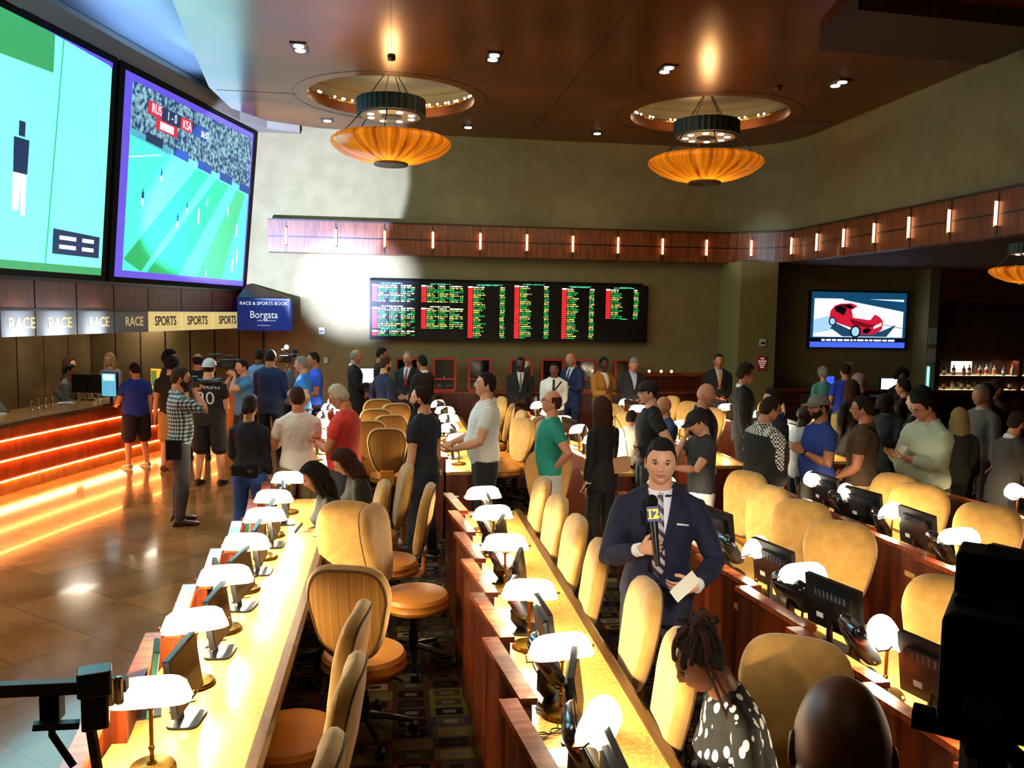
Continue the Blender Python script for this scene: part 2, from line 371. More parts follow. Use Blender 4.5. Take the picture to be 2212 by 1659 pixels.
# blue RACE & SPORTS BOOK box
t=thing('blue_box_sign',(-2.5,16.72,2.44),0,'royal blue box sign reading RACE & SPORTS BOOK beside the last SPORTS sign','sign')
BLUE=M('blue_sign','#122a80',.4,emit='#16389c',es=.25)
b=MB(); b.box(-.5,.49,0,.55,-.32,.30); b.build('sign_box',BLUE,t)
b=MB(); b.add([(-.5,0,.31),(.49,0,.31),(.49,.55,.31),(-.5,.55,.31),(-.38,.45,.58),(-.3,.45,.58),(-.3,.55,.58),(-.38,.55,.58)],[(0,1,2,3),(4,5,6,7),(0,1,5,4),(1,2,6,5),(2,3,7,6),(3,0,4,7)]); b.build('wooden_hood',DWOOD,t)
WT=M('white_letter','#f2f2ee',.5,emit='#f2f2ee',es=.6)
text('headline','RACE & SPORTS BOOK',.088,WT,t,(0,-.004,.20),(pi/2,0,0),bold=.001)
o=text('script_name','Borgata',.2,WT,t,(0,-.004,-.02),(pi/2,0,0),sx=.85); o.data.transform(Matrix.Shear('XY',4,(.25,0)))
text('small_print','HOTEL CASINO & SPA',.035,WT,t,(.05,-.004,-.13),(pi/2,0,0)); text('small_print','www.theborgata.com',.028,WT,t,(0,-.004,-.22),(pi/2,0,0))
# ---- projection screens (tilted towards the room)
TL=.26
def spt(y,z,off=0):
    f=(z-2.92)/3.0; return fpt(y,z,.03+off+TL*f*1.0)
CY=E('screen_cyan','#48f0d4',1.15); CY2=E('screen_cyan_pale','#78fce0',1.25); GR=E('screen_green','#22c070',.8); GR2=E('screen_olive_green','#3fae6a',.8)
PUR=E('screen_purple','#6a5af0',.8); BLS=E('screen_skyblue','#58b8d8',.8); NAV=E('screen_navy','#1b3f70',.5); RED=E('screen_red','#d8344c',.8); WHT=E('screen_white','#e8f4ff',1.1)
def crowd():
    m=bpy.data.materials.new('screen_crowd'); m.use_nodes=True; N=m.node_tree.nodes; K=m.node_tree.links; b=N['Principled BSDF']; b.inputs['Base Color'].default_value=(0,0,0,1)
    t=N.new('ShaderNodeTexNoise'); t.inputs['Scale'].default_value=14; t.inputs['Detail'].default_value=8; tc=N.new('ShaderNodeTexCoord'); K.new(tc.outputs['Object'],t.inputs['Vector'])
    r=N.new('ShaderNodeValToRGB'); r.color_ramp.elements[0].color=L('#1d4a88'); r.color_ramp.elements[1].color=L('#a8e4f0'); r.color_ramp.elements[0].position=.42; r.color_ramp.elements[1].position=.6
    K.new(t.outputs['Fac'],r.inputs[0]); K.new(r.outputs[0],b.inputs['Emission Color']); b.inputs['Emission Strength'].default_value=.8; return m
CROWD=crowd()
def screen(y0,y1,z0,z1,label,paint):
    c=spt((y0+y1)/2,z0); t=thing('projection_screen',c,0,label,'screen','projection screens')
    S=lambda u,v,o: spt(y0+(y1-y0)*u, z0+(z1-z0)*v, o)-c
    b=MB(); 
    def slab(u0,u1,v0,v1,o0,o1,mb,mi=0):
        vs=[S(u,v,o) for u in (u0,u1) for o in (o0,o1) for v in (v0,v1)]
        mb.add(vs,[(0,1,3,2),(4,6,7,5),(0,4,5,1),(2,3,7,6),(0,2,6,4),(1,5,7,3)],mi)
    slab(-.028,1.028,-.035,1.035,-.1,0,b); b.build('black_frame',BLACKM,t)
    b=MB(); paint(b,S); b.build('picture',PICM,t,fix=False)
    return t,S
PICM=[CY,GR,CY2,GR2,PUR,BLS,NAV,RED,WHT,CROWD]
def pq(b,S,pts,mi,o): b.poly([S(u,v,o) for u,v in pts],mi)
def person_px(b,S,u,v,h,o,m1=6,m2=8):
    w=h*.075
    pq(b,S,[(u-w,v+.45*h),(u+w,v+.45*h),(u+w*1.1,v+.82*h),(u-w*1.1,v+.82*h)],m1,o)
    pq(b,S,[(u-w*.9,v+.05*h),(u-w*.1,v+.05*h),(u+w*.1,v+.45*h),(u-w,v+.45*h)],m2,o); pq(b,S,[(u+w*.3,v),(u+w*.9,v),(u+w*.9,v+.45*h),(u,v+.45*h)],m2,o)
    pq(b,S,[(u-w*.45,v+.84*h),(u+w*.45,v+.84*h),(u+w*.45,v+h),(u-w*.45,v+h)],m1,o)
def paintR(b,S):
    pq(b,S,[(0,0),(1,0),(1,1),(0,1)],4,.004)
    u0,v0,u1,v1=.045,.035,.985,.965
    P=lambda l:[(u0+(u1-u0)*x,v0+(v1-v0)*y) for x,y in l]
    pq(b,S,P([(0,0),(1,0),(1,.99),(0,.99)]),0,.006)
    for a,c,d,e in ((.0,.12,.52,.64),(.16,.40,.72,.84),(.55,.78,.92,1.0)):
        pq(b,S,P([(a,0 if a>.01 else .06),(c,0),(e,.7),(d,.7)]),1 if a<.5 else 3,.008)
    pq(b,S,P([(.0,.74),(1,.62),(1,1),(0,1)]),9,.010)
    pq(b,S,P([(.0,.72),(1,.60),(1,.64),(0,.76)]),5,.012)
    for k in range(5): x=.1+.2*k; pq(b,S,P([(x,.73-.12*x),(x+.12,.73-.12*x-.012),(x+.12,.77-.12*x),(x,.78-.12*x)]),6,.013)
    pq(b,S,P([(.10,.865),(.56,.85),(.56,.925),(.10,.94)]),6,.014)
    pq(b,S,P([(.10,.865),(.20,.862),(.20,.937),(.10,.94)]),7,.016); pq(b,S,P([(.34,.858),(.43,.855),(.43,.93),(.34,.933)]),7,.016)
    pq(b,S,P([(.16,.80),(.32,.795),(.32,.858),(.16,.862)]),7,.016); pq(b,S,P([(.19,.81),(.29,.807),(.29,.848),(.19,.851)]),8,.018)
    pq(b,S,P([(0,.60),(.22,.67),(.22,.675),(0,.607)]),8,.012)
    for u,v,h in ((.1,.36,.1),(.22,.52,.08),(.43,.38,.07),(.53,.33,.1),(.60,.45,.06),(.36,.28,.09),(.80,.42,.07),(.9,.3,.09),(.92,.12,.11),(.88,.05,.1),(.63,-.0,.05)): person_px(b,S,*P([(u,v)])[0],h*.9,.018,6 if u<.5 else 8,8)
def paintL(b,S):
    pq(b,S,[(0,0),(1,0),(1,1),(0,1)],2,.004)
    pq(b,S,[(0,0),(1,0),(1,.035),(0,.035)],3,.006)
    pq(b,S,[(.0,.80),(.72,.84),(.72,1),(0,1)],3,.006)
    pq(b,S,[(.72,.035),(.725,.035),(.76,1),(.755,1)],1,.010); pq(b,S,[(.66,1.0),(.98,.98),(1,.97),(1,1)],4,.012)
    person_px(b,S,.60,.22,.38,.012,6,8)
    pq(b,S,[(.75,.08),(.98,.08),(.98,.18),(.75,.19)],6,.012)
    for v in (.105,.145): pq(b,S,[(.78,v),(.86,v),(.86,v+.018),(.78,v+.018)],8,.014); pq(b,S,[(.89,v),(.95,v),(.95,v+.018),(.89,v+.018)],8,.014)
tR,SR=screen(13.03,17.2,2.98,5.93,'huge projection screen showing a football match scored RUS 1 - 0, right one of two',paintR)
tL,SL=screen(8.55,12.72,2.98,5.93,'huge projection screen with one large running player, left one of two',paintL)
tiltrot=Matrix.Rotation(math.atan(TL/3.0),4,FD)@rotF.to_matrix().to_4x4()
for s_,u,v,z in (('RUS',.195,.875,.2),('1 - 0',.30,.868,.2),('KSA',.41,.862,.2),('36:37',.55,.853,.15)):
    text('score_text',s_,z,WHT,tR,SR(u,v,.024),tiltrot.to_euler(),ext=.001,sx=.8)
# screens light the room
lamp('AREA','screen_light',tuple(spt(15.1,4.5,.25)),110,(.35,.75,1),2.7,tuple(spt(15.1,4.5,2)),sy=3.8)
lamp('AREA','screen_light',tuple(spt(10.6,4.5,.25)),110,(.35,.8,1),2.7,tuple(spt(10.6,4.5,2)),sy=3.8)
# ---- ceilings
GREYC=M('blue_grey_ceiling','#9aa0a8',.7)
b=MB(); b.box(-9,9,-1,17.6,6.62,6.75); struct('ceiling',b,GREYC)
def hole(cx,cy,r,n=48): return [Vector((cx+r*cos(2*pi*k/n),cy+r*sin(2*pi*k/n),0)) for k in range(n)]
CF=[(-.05,14.55,1.42),(5.55,14.6,1.42)]
out=[(-1.6,2),(-2.1,6),(-2.45,9.5),(-2.75,12.1),(-2.98,14.4),(-2.9,15.8),(-2.4,16.7),(-1.5,17.15),(0,17.3),(6.5,17.3)]+[(x-.1,y-.1) for x,y in inner[1:]]+[(8.1,2)]
loops=[[Vector((x,y,0)) for x,y in out]]+[hole(*c) for c in CF]
tr=tessellate_polygon(loops); flat=[p for l in loops for p in l]
b=MB()
for z in (6.1,6.2): b.add([(p.x,p.y,z) for p in flat],[tuple(t) for t in tr])
n=len(out); b.add([(x,y,z) for z in (6.1,6.2) for x,y in out],[(i,(i+1)%n,n+(i+1)%n,n+i) for i in range(n)])
struct('ceiling_copper',b,COPPER,fix=True)
# seams
b=MB()
def seam(x0,y0,x1,y1,w=.012): 
    d=Vector((x1-x0,y1-y0,0)).normalized(); nn=Vector((-d.y,d.x,0))*w/2; a=Vector((x0,y0,6.096)); c=Vector((x1,y1,6.096))
    b.add([a-nn,c-nn,c+nn,a+nn,a-nn+Vector((0,0,.003)),c-nn+Vector((0,0,.003)),c+nn+Vector((0,0,.003)),a+nn+Vector((0,0,.003))],[(0,1,2,3),(4,5,6,7),(0,1,5,4),(2,3,7,6)])
seam(-2.9,14.55,-1.6,14.55); seam(1.5,14.55,4.0,14.6); seam(2.7,5,2.7,17.1); seam(-.05,5,-.05,13.0); seam(7.1,14.6,8.0,14.6)
for cx,cy,r in CF:
    q=[(cx+1.62*cos(2*pi*k/64),cy+1.62*sin(2*pi*k/64)) for k in range(64)]
    for k in range(64): seam(*q[k],*q[(k+1)%64],.014)
tag(b.build('trim_2',BLACK),kind='structure')
PLAST=M('coffer_plaster','#8a7a5c',.7)
for i,(cx,cy,r) in enumerate(CF):
    b=MB(); b.lathe([(r,6.1),(r+.02,6.28),(r+.22,6.30),(r+.22,6.55),(.01,6.6)],(cx,cy,0),48,caps=False)
    struct('ceiling_coffer',b,[PLAST],smooth=True)
    b=MB(); b.lathe([(r+.002,6.1),(r-.03,6.1),(r-.03,6.27),(r+.02,6.29)],(cx,cy,0),48,caps=False); tag(b.build('trim_%d'%(i+3),COPPER,smooth=True),kind='structure')
    t=thing('cove_bulb_ring',(cx,cy,6.33),0,'ring of small warm bulbs inside the %s round ceiling coffer'%('left','right')[i],'ceiling light','bulb rings in the coffers')
    b=MB(); b.lathe([(r+.06,-.03),(r+.10,-.03),(r+.10,0),(r+.06,0)],(0,0,0),48,caps=False); b.build('mounting_ring',BRASS,t)
    bulb=MB().sphere((0,0,0),.022,6).build('bulb',E('bulb','#ffe0b0',14),t,smooth=True); first=True
    rr=random.Random(i+3)
    for k in range(44):
        a=radians(20+140*k/44+rr.uniform(-1.2,1.2))
        if rr.random()<.35: continue
        o=bulb if first else bulb.copy()
        if not first: COL.objects.link(o)
        first=False; o.parent=t; o.location=((r+.04)*cos(a),(r+.04)*sin(a),.01)
    lamp('POINT','cove_light',(cx,cy+.6,6.4),10,(1,.75,.45),.3)
# soffit in front of the screens
sf=[(-4.9,6.0),(-4.75,8.5),(-4.35,11.0),(-3.75,13.4),(-3.2,15.3),(-2.85,16.4),(-2.45,17.0),(-1.86,17.25),(-1.86,17.4)]
sb=[(-1.95,17.4),(-3.4,17.4),(-4.2,14.0),(-5.0,11.0),(-5.6,8.5),(-5.9,6.0)]
b=MB(); b.prism(sf+sb,6.02,6.3); struct('ceiling_soffit',b,M('taupe_soffit','#877a66',.75))
b=MB(); b.prism([(5.3,10.2),(7.7,10.3),(7.7,9.0),(5.0,8.8)],5.9,6.1); struct('ceiling_beam',b,DWOOD)
# ---- downlights (twin and single)
def downlight(twin):
    t=thing('twin_downlight' if twin else 'single_downlight',(0,0,0),0,'x','ceiling light','twin downlights' if twin else 'far single downlights')
    b=MB(); h=.16 if twin else .09
    b.box(-.11,.11,-h*1.35,h*1.35,-.012,.004); b.build('black_trim',BLACK,t)
    for s in ((-1,1) if twin else (0,)):
        b=MB(); b.cyl((0,s*.1),.07,-.02,-.01,16); b.build('lamp_disc',E('downlight_disc','#fff6e6',6),t)
    return t
dl=downlight(True); sl=downlight(False)
for i,(x,y) in enumerate(((-1.29,12.0),(1.36,11.9),(3.9,12.0),(6.68,12.2))):
    lb='square black twin downlight in the copper ceiling, %s of four'%['leftmost','second','third','rightmost'][i]
    if i==0: dl.location=(x,y,6.095); dl['label']=lb
    else: dup(dl,(x,y,6.095),0,lb)
for i,(x,y) in enumerate(((-1.26,16.4),(1.4,16.4),(3.95,16.4))):
    lb='small downlight near the back wall edge of the ceiling, %s of three'%['left','middle','right'][i]
    if i==0: sl.location=(x,y,6.095); sl['label']=lb
    else: dup(sl,(x,y,6.095),0,lb)
b=MB(); b.lathe([(.03,0),(.06,-.01),(.05,-.05),(.01,-.06)],(0,0,0),12); o=b.build('sprinkler_head',COPPER); o.location=(-.05,12.2,6.1); tag(o,'small round sprinkler head in the ceiling in front of the left coffer','sprinkler','sprinkler heads')
o2=o.copy(); COL.objects.link(o2); o2.location=(5.9,12.6,6.1); o2['label']='small round sprinkler head in the ceiling in front of the right coffer'
# ---- fascia with light sticks
fx=[(-2.45,17.0)]+[(-2.45+.0001,17.0)]
path=[(-2.45,16.98)]+[(x,16.98) for x in (-1.5,0,1.5,3,4.5,5.5,6.2)]+arc(6.67,16.98-R,R,84,0,10)+[(7.97,y) for y in (14,12,10,8,5,2,-.9)]
off=[(x,y) for x,y in path]
b=MB()
back=[(8.2,-.9),(8.2,16.2),(7.6,17.39),(-2.45,17.39)]
b.prism(off+back,3.66,4.27); struct('trim_5',b,FASC)
# brown ledge cap above fascia
b=MB()
def pathpt(s):
    for i in range(len(path)-1):
        a=Vector(path[i]); c=Vector(path[i+1]); d=(c-a).length
        if s<=d: return a+(c-a)*s/d,(c-a).normalized()
        s-=d
    return Vector(path[-1]),(c-a).normalized()
cap=MB()
P_=[(x,y) for x,y in path]
cin=[(x+.0,y-.03) if x<7 else (x-.03,y) for x,y in path]
cap.prism(cin+back,4.27,4.30); tag(cap.build('trim_6',DWOOD),kind='structure')
jn=MB(); n=len(path)
for i in range(n-1):
    a=Vector((*path[i],0)); c=Vector((*path[i+1],0)); d=(c-a).normalized(); nn=Vector((d.y,-d.x,0))*.004; nn=-nn if nn.dot(Vector((0,8,0))-a)<0 else nn
    vs=[a+nn+Vector((0,0,3.95)),c+nn+Vector((0,0,3.95)),c+nn+Vector((0,0,3.975)),a+nn+Vector((0,0,3.975))]; jn.add(vs,[(0,1,2,3)])
s=.35; st=None; k=0; stick_names=[]
STK=E('stick_glow','#ffb27a',7)
while s<23.2 and k<20:
    p,d=pathpt(s); nn=Vector((d.y,-d.x,0)); nn=-nn if nn.dot(Vector((0,8,0))-Vector((p.x,p.y,0)))<0 else nn
    q=Vector((p.x,p.y,0)); d3=Vector((d.x,d.y,0))
    vs=[q-d3*.012+nn*.005+Vector((0,0,3.67)),q+d3*.012+nn*.005+Vector((0,0,3.67)),q+d3*.012+nn*.005+Vector((0,0,4.26)),q-d3*.012+nn*.005+Vector((0,0,4.26))]
    jn.add(vs,[(0,1,2,3)])
    lb='glowing orange-white light stick on the wood fascia, number %d from the left end'%(k+1)
    if st is None:
        st=thing('light_stick',(0,0,0),0,lb,'wall light','light sticks on the fascia')
        bb=MB(); bb.cyl((0,0),.020,-.16,.16,10); bb.build('glow_tube',STK,st,smooth=True)
        bb=MB(); bb.cyl((0,0),.024,-.18,-.16,10); bb.cyl((0,0),.024,.16,.18,10); bb.build('end_caps',BRASS,st); o=st
    else: o=dup(st,(0,0,0),0,lb)
    o.location=(q+nn*.035)+Vector((0,0,3.965)); s+=.955; k+=1
tag(jn.build('trim_7',BLACK,fix=False),kind='structure')
# pillar and alcove structure
b=MB(); b.box(7.0,7.8,16.3,17.4,0,3.66); struct('wall_pillar',b,M('pillar_olive','#7d7444',.8,bump=.1,bs=100))
b=MB(); b.box(11.62,11.85,16.9,17.4,0,3.66); struct('wall_partition',b,M('partition_tan','#8d8156',.8))
b=MB(); b.box(-3.0,-2.45,16.6,17.4,4.3,5.9);# screen end return
b=MB(); b.box(11.85,16,16.9,17.4,2.95,3.66); struct('wall_bar_header',b,M('bar_header','#7a3410',.4,col2='#5a220a',ns=3,stretch=(.6,1,6),kind='wood'))
# ================================================================== BETTING COUNTER
CX=[(6,-6.35),(9,-5.72),(11.6,-5.1),(14.3,-4.38),(17.3,-3.38)]
def cfx(y):
    # smooth interpolation (Lagrange quadratic through the last three, linear before)
    if y<9: return -5.72+(y-9)*.2
    c=[(9,-5.72),(13,-4.76),(17.3,-3.38)]; r=0
    for i,(a,v) in enumerate(c):
        t=v
        for k,(q,_) in enumerate(c):
            if k!=i: t*=(y-q)/(a-q)
        r+=t
    return r
def cpt(y,z,o=0):   # o: offset towards the room
    d=Vector((cfx(y+.05)-cfx(y-.05),.1,0)).normalized(); return Vector((cfx(y),y,z))+Vector((d.y,-d.x,0))*o
CY_=[6+.3*i for i in range(38)]
CY_=[y for y in CY_ if y<17.2]+[17.25]
t=thing('betting_counter',(-5,12,0),0,'long curved betting counter with three glowing mahogany bands and a golden top','counter')
O=Vector((-5,12,0))
def sweep(name,prof,mat,smooth=False):
    b=MB(); b.loft([[cpt(y,z,o)-O for o,z in prof] for y in CY_]); return b.build(name,mat,t,smooth=smooth)
sweep('counter_top',[(.02,.985),(.02,1.0),(-.82,1.0),(-.82,.985)],STONE)
sweep('top_edge',[(.05,.92),(.06,.95),(.05,.995),(.0,.997),(-.02,.92)],EDGE,True)
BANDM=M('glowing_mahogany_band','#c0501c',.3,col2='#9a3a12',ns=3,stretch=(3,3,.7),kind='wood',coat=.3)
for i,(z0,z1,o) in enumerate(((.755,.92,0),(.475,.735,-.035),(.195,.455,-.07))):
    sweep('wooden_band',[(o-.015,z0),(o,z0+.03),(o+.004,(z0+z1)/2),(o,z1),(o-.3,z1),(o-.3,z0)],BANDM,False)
sweep('stone_plinth',[(-.105,0),(-.105,.175),(-.35,.175),(-.35,0)],M('counter_plinth','#b07a3c',.35,col2='#8f5c28',ns=8,coat=.2))
LED=E('led_strip','#ff9448',70)
for z,o in ((.742,-.018),(.462,-.053),(.182,-.088)):
    sweep('led_strip',[(o-.022,z-.004),(o+.002,z-.004),(o+.002,z+.008),(o-.022,z+.008)],LED)
for y in (8.5,10.4,12.3,14.2,16.1):
    p=cpt(y,.42,.12); q=cpt(y,0,.9)
    lamp('AREA','counter_glow',tuple(cpt(y,.2,-.02)),5,(1,.5,.2),1.8,tuple(cpt(y,0,.6)),sy=.05)
# chrome ticket posts
def post():
    t=thing('chrome_pen_holder',(0,0,1.0),0,'x','pen holder','chrome pen holders on the betting counter')
    MB().lathe([(.03,0),(.03,.008),(.014,.014),(.014,.10)],n=12).build('post',CHROME,t,smooth=True)
    MB().lathe([(.018,.10),(.026,.105),(.026,.135),(.012,.14)],n=12).build('cup',CHROME,t,smooth=True); return t
pp=post(); k=0
for g,y0 in enumerate((11.6,12.95,14.0,15.0)):
    for i in range(4):
        y=y0+.17*i; lb='small chrome pen holder on the betting counter, %s in the %s cluster from the left'%(['first','second','third','fourth'][i],['nearest','second','third','farthest'][g])
        p=cpt(y,1.0,-.55-.02*i)
        if k==0: pp.location=p; pp['label']=lb
        else: dup(pp,p,0,lb)
        k+=1
BLUEP=M('blue_print','#2a50c8',.6)
for i,y in enumerate((12.35,13.75,14.95)):
    t=thing('paper_stack',cpt(y,1.0,-.62),.4*i,'loose white betting slips on the counter, %s pile from the left'%['first','second','third'][i],'paper','paper piles on the betting counter')
    b=MB()
    for k in range(5): b.box(-.12,.12,-.09,.09,.001+.004*k,.004+.004*k,T=Matrix.Rotation(.35*k,4,'Z'))
    b.build('sheets',PAPER,t); b=MB(); b.box(-.03,.04,-.05,.02,.0205,.022); b.build('blue_print',BLUEP,t)
def slant(y,i):
    t=thing('tilted_card_reader',cpt(y,1.0,-.7),-.3,'black tilted card reader standing on the betting counter, %s from the left'%['first','second','third'][i],'card reader','card readers on the counter')
    T=Matrix.Rotation(-.75,4,'Y'); MB().box(-.01,.01,-.09,.09,0,.26,T=T).build('body',BLACK,t,bevel=.004); MB().box(.010,.013,-.08,.08,.01,.25,T=T).build('pale_edge_face',GREYP,t); MB().box(-.06,.06,-.05,.05,0,.012).build('base',BLACK,t)
for i,y in enumerate((12.6,13.9,14.7)): slant(y,i)
def counter_monitor(loc,rz,w_,h,label,col,back=False,z=1.0):
    t=thing('monitor',loc,rz,label,'monitor')
    b=MB(); b.rbox(-w_/2-.015,w_/2+.015,-.02,.02,.12,.12+h+.03,.01,axis='y'); b.build('casing',BLACK,t)
    MB().box(-w_/2,w_/2,-.024,-.0205,.135,.12+h+.015).build('lit_picture',col,t)
    MB().box(-.02,.02,.02,.04,0,.3).build('stand',BLACK,t); MB().rbox(-.1,.1,-.06,.1,0,.012,.03).build('foot',BLACK,t)
    if back:
        MB().cyl((0,0),.03,.0205,.024,16,T=Matrix.Translation((0,0,.26))@Matrix.Rotation(-pi/2,4,'X')).build('round_badge',CHROME,t)
    return t
m=counter_monitor((-4.42,13.8,1.0),-.35,.25,.36,'upright lit blue screen on the counter beside the man in the royal blue tee',E('blue_page','#58a8c8',1.1))
MB().box(-.10,.10,-.028,-.0245,.38,.48).build('pale_heading',E('pale_page','#cfeee8',1.0),m)
m=counter_monitor((-3.98,14.9,1.0),-.5,.30,.36,'lit yellow screen on the counter behind the man in the royal blue tee',E('yellow_page','#f0b030',1.0))
MB().box(-.14,-.02,-.028,-.0245,.2,.46).build('green_picture',E('green_page','#6a8a40',.7),m)
counter_monitor((-5.0,14.5,1.0),2.9,.48,.27,'black monitor seen from behind on the betting counter',SCREEN,True)
# ================================================================== DESKS
def desk(x0,y0,y1,label,w_=.66,saw=True,lamp_side=1):
    t=thing('betting_desk',(x0,y0,0),0,label,'desk','rows of betting desks')
    n=max(1,round((y1-y0)/.70)); dy=(y1-y0)/n; Ln=y1-y0
    MB().box(.06,w_,0,Ln,.725,.76).build('worktop',STONE,t)
    b=MB(); b.loft([[(w_-.005,y,.70),(w_+.03,y,.715),(w_+.035,y,.75),(w_+.015,y,.766),(w_-.03,y,.767),(w_-.03,y,.70)] for y in (-.02,Ln+.02)]); b.build('edge_moulding',EDGE,t)
    for k in range(n):
        a=k*dy; e=a+dy; xo=.085
        b=MB(); b.add([(xo,a,0),(0,e,0),(0.035,e,0),(xo+.035,a,0),(xo,a,.90),(0,e,.90),(.035,e,.90),(xo+.035,a,.90)],[(0,1,5,4),(3,7,6,2),(0,4,7,3),(1,2,6,5),(4,5,6,7)]); b.build('panel',WOOD,t)
        b=MB(); b.add([(xo-.015,a,.90),(-.02,e+.01,.90),(.06,e+.01,.90),(xo+.06,a,.90),(xo-.015,a,.93),(-.02,e+.01,.93),(.06,e+.01,.93),(xo+.06,a,.93)],[(0,1,2,3),(4,5,6,7),(0,4,5,1),(1,5,6,2),(2,6,7,3),(3,7,4,0)]); b.build('cap_rail',WOODCAP,t)
        b=MB(); b.box(0.0,.12,e-.018,e+.004,0,.90); b.build('fin',WOOD,t)
    MB().box(.1,w_-.06,-.0,.03,0,.725).build('end_panel',WOOD,t); MB().box(.1,w_-.06,Ln-.03,Ln,0,.725).build('end_panel',WOOD,t)
    MB().box(.12,.15,.03,Ln-.03,0,.725).build('back_panel',DWOOD,t)
    return t
XR=[-1.2,.46,2.06,3.56,5.08]
RN=['first desk row beside the marble floor','second desk row','third desk row right of the reporter','fourth desk row','fifth desk row at the far right']
RS=['first','second','third','fourth','fifth']
NEAR=[(2.0,7.95),(2.0,7.35),(2.0,7.3),(2.3,7.3),(2.5,7.1)]
FAR=[(9.6,14.1),(9.2,14.1),(9.0,14.1),(9.4,14.1),(9.6,14.1)]
for i in range(5):
    desk(XR[i],*NEAR[i],'near half of the %s with mahogany sawtooth panel'%RN[i])
    desk(XR[i],*FAR[i],'far half of the %s, beyond the cross aisle'%RN[i])
# ---- banker's lamps
def mk_lamp():
    t=thing('desk_lamp',(0,0,0),0,'x','lamp')
    MB().lathe([(.085,0),(.088,.012),(.08,.022),(.02,.028),(.012,.04)],n=24).build('base',BRASS,t,smooth=True)
    b=MB(); b.tube([(0,0,.03),(0,0,.27)],.008,8); b.sphere((0,0,.09),.013,6); b.sphere((0,0,.25),.014,6); b.tube([(0,0,.27),(0,.02,.30),(0,.045,.325)],.006,6); b.build('stem',BRASS,t,smooth=True)
    b=MB(); rings=[]; rin=[]
    for k in range(13):
        u=-1+2*k/12; s=max(0.12,(1-abs(u)**4.5)**.5); x=u*.15
        arc_=[]
        for j in range(15):
            a=radians(-18+ (196+0)*j/14)
            arc_.append((x, (.012+cos(a)*.070*(.35+.65*s)), .272+max(sin(a),-.25)*.098*s*(1.0 if a<pi/2 else 1.0)))
        rings.append(arc_)
    b.grid(rings); 
    o=b.build('glass_shade',SHADE,t,smooth=True); so=o.modifiers.new('thick','SOLIDIFY'); so.thickness=.004
    b=MB(); b.tube([(-.155,.012,.30),(-.165,.03,.285),(-.16,.07,.272),(0,.075,.268),(.16,.07,.272),(.165,.03,.285),(.155,.012,.30)],.004,6); b.build('shade_bracket',BRASS,t,smooth=True)
    b=MB(); b.tube([(-.08,.012,.30),(.08,.012,.30)],.013,8); b.build('bulb',GLOW,t,smooth=True)
    lamp('POINT','bulb_light',(0,.012,.262),70.0,(1,.80,.50),.03,parent=t)
    return t
def mk_monitor():
    t=thing('desk_monitor',(0,0,0),0,'x','monitor')
    T=Matrix.Translation((0,.01,.06))@Matrix.Rotation(-.14,4,'X')
    b=MB(); b.rbox(-.20,.20,-.008,.022,.04,.34,.008,axis='y',T=T); b.rbox(-.15,.15,.02,.045,.09,.29,.02,axis='y',T=T); b.build('casing',BLACK,t)
    MB().box(-.185,.185,-.011,-.0085,.06,.325,T=T).build('screen',SCREEN,t)
    b=MB()
    for k in range(8): b.box(-.12+.03*k,-.105+.03*k,.0455,.047,.24,.28,T=T)
    b.build('vents',GREYP,t)
    MB().box(.05,.10,.0455,.047,.11,.14,T=T).build('white_sticker',PAPER,t)
    MB().tube([(0,.06,.01),(0,.07,.10),(0,.05,.2)],.018,8).build('stand',BLACK,t,smooth=True)
    MB().rbox(-.11,.11,-.05,.11,0,.014,.04).build('foot',BLACK,t)
    b=MB(); b.tube([(0,.08,.04),(.06,.14,.01),(.16,.13,.006),(.2,.05,.006)],.004,6); b.build('cable',BLACK,t,smooth=True)
    return t
def mk_term():
    t=thing('touch_terminal',(0,0,0),0,'x','touchscreen')
    T=Matrix.Translation((0,0,.11))@Matrix.Rotation(-.5,4,'X')
    rings=[]
    for s,y in ((1,-.012),(1.02,.0),(1,.02),(.86,.045),(.55,.06)):
        q=[]
        for k in range(24):
            a=2*pi*k/24; c_,s_=cos(a),sin(a); q.append(T@Vector((.15*s*math.copysign(abs(c_)**.5,c_), y, .10+.11*s*math.copysign(abs(s_)**.5,s_))))
        rings.append(q)
    MB().loft(rings).build('rounded_shell',M('glossy_black','#14161a',.14,coat=.6),t,smooth=True)
    MB().box(-.125,.125,-.0145,-.0125,.015,.185,T=T).build('screen',SCREEN,t)
    MB().tube([(0,.03,.02),(0,.075,.07),(0,.07,.15)],.02,8,r2=1.6).build('neck',BLACK,t,smooth=True)
    MB().rbox(-.085,.085,-.05,.10,0,.018,.03).build('foot',BLACK,t)
    b=MB(); b.tube([(0,.09,.015),(-.07,.13,.008),(-.14,.08,.006),(-.17,.1,.006)],.004,6); b.build('cable',BLACK,t,smooth=True)
    return t
PL=mk_lamp(); PM=mk_monitor(); PT=mk_term(); used={}
def put(P,x,y,rz,label,group,z=.76,sc_=1):
    o=put_(P,x,y,rz,label,group,z); o.scale=(sc_,)*3; return o
def put_(P,x,y,rz,label,group,z=.76):
    if P.name not in used: used[P.name]=1; P.location=(x,y,z); P.rotation_euler=(0,0,rz); P['label']=label; P['group']=group; return P
    return dup(P,(x,y,z),rz,label,group)
rr=random.Random(11)
lampsY=[[2.62,3.45,4.0,4.68,5.35,6.05,6.65,7.35],[2.2,2.85,3.52,4.28,5.2,6.0,6.67],[2.7,3.54,4.43,4.98,6.3,7.0],[2.9,3.8,5.1,5.85,6.55,7.1],[3.6,4.6,5.5,6.45]]
lampsY[0]=[3.25,4.0,4.68,5.35,6.05,6.65,7.4]
rot1={0:.14,1:.1,2:.05,3:-.5,4:.0}
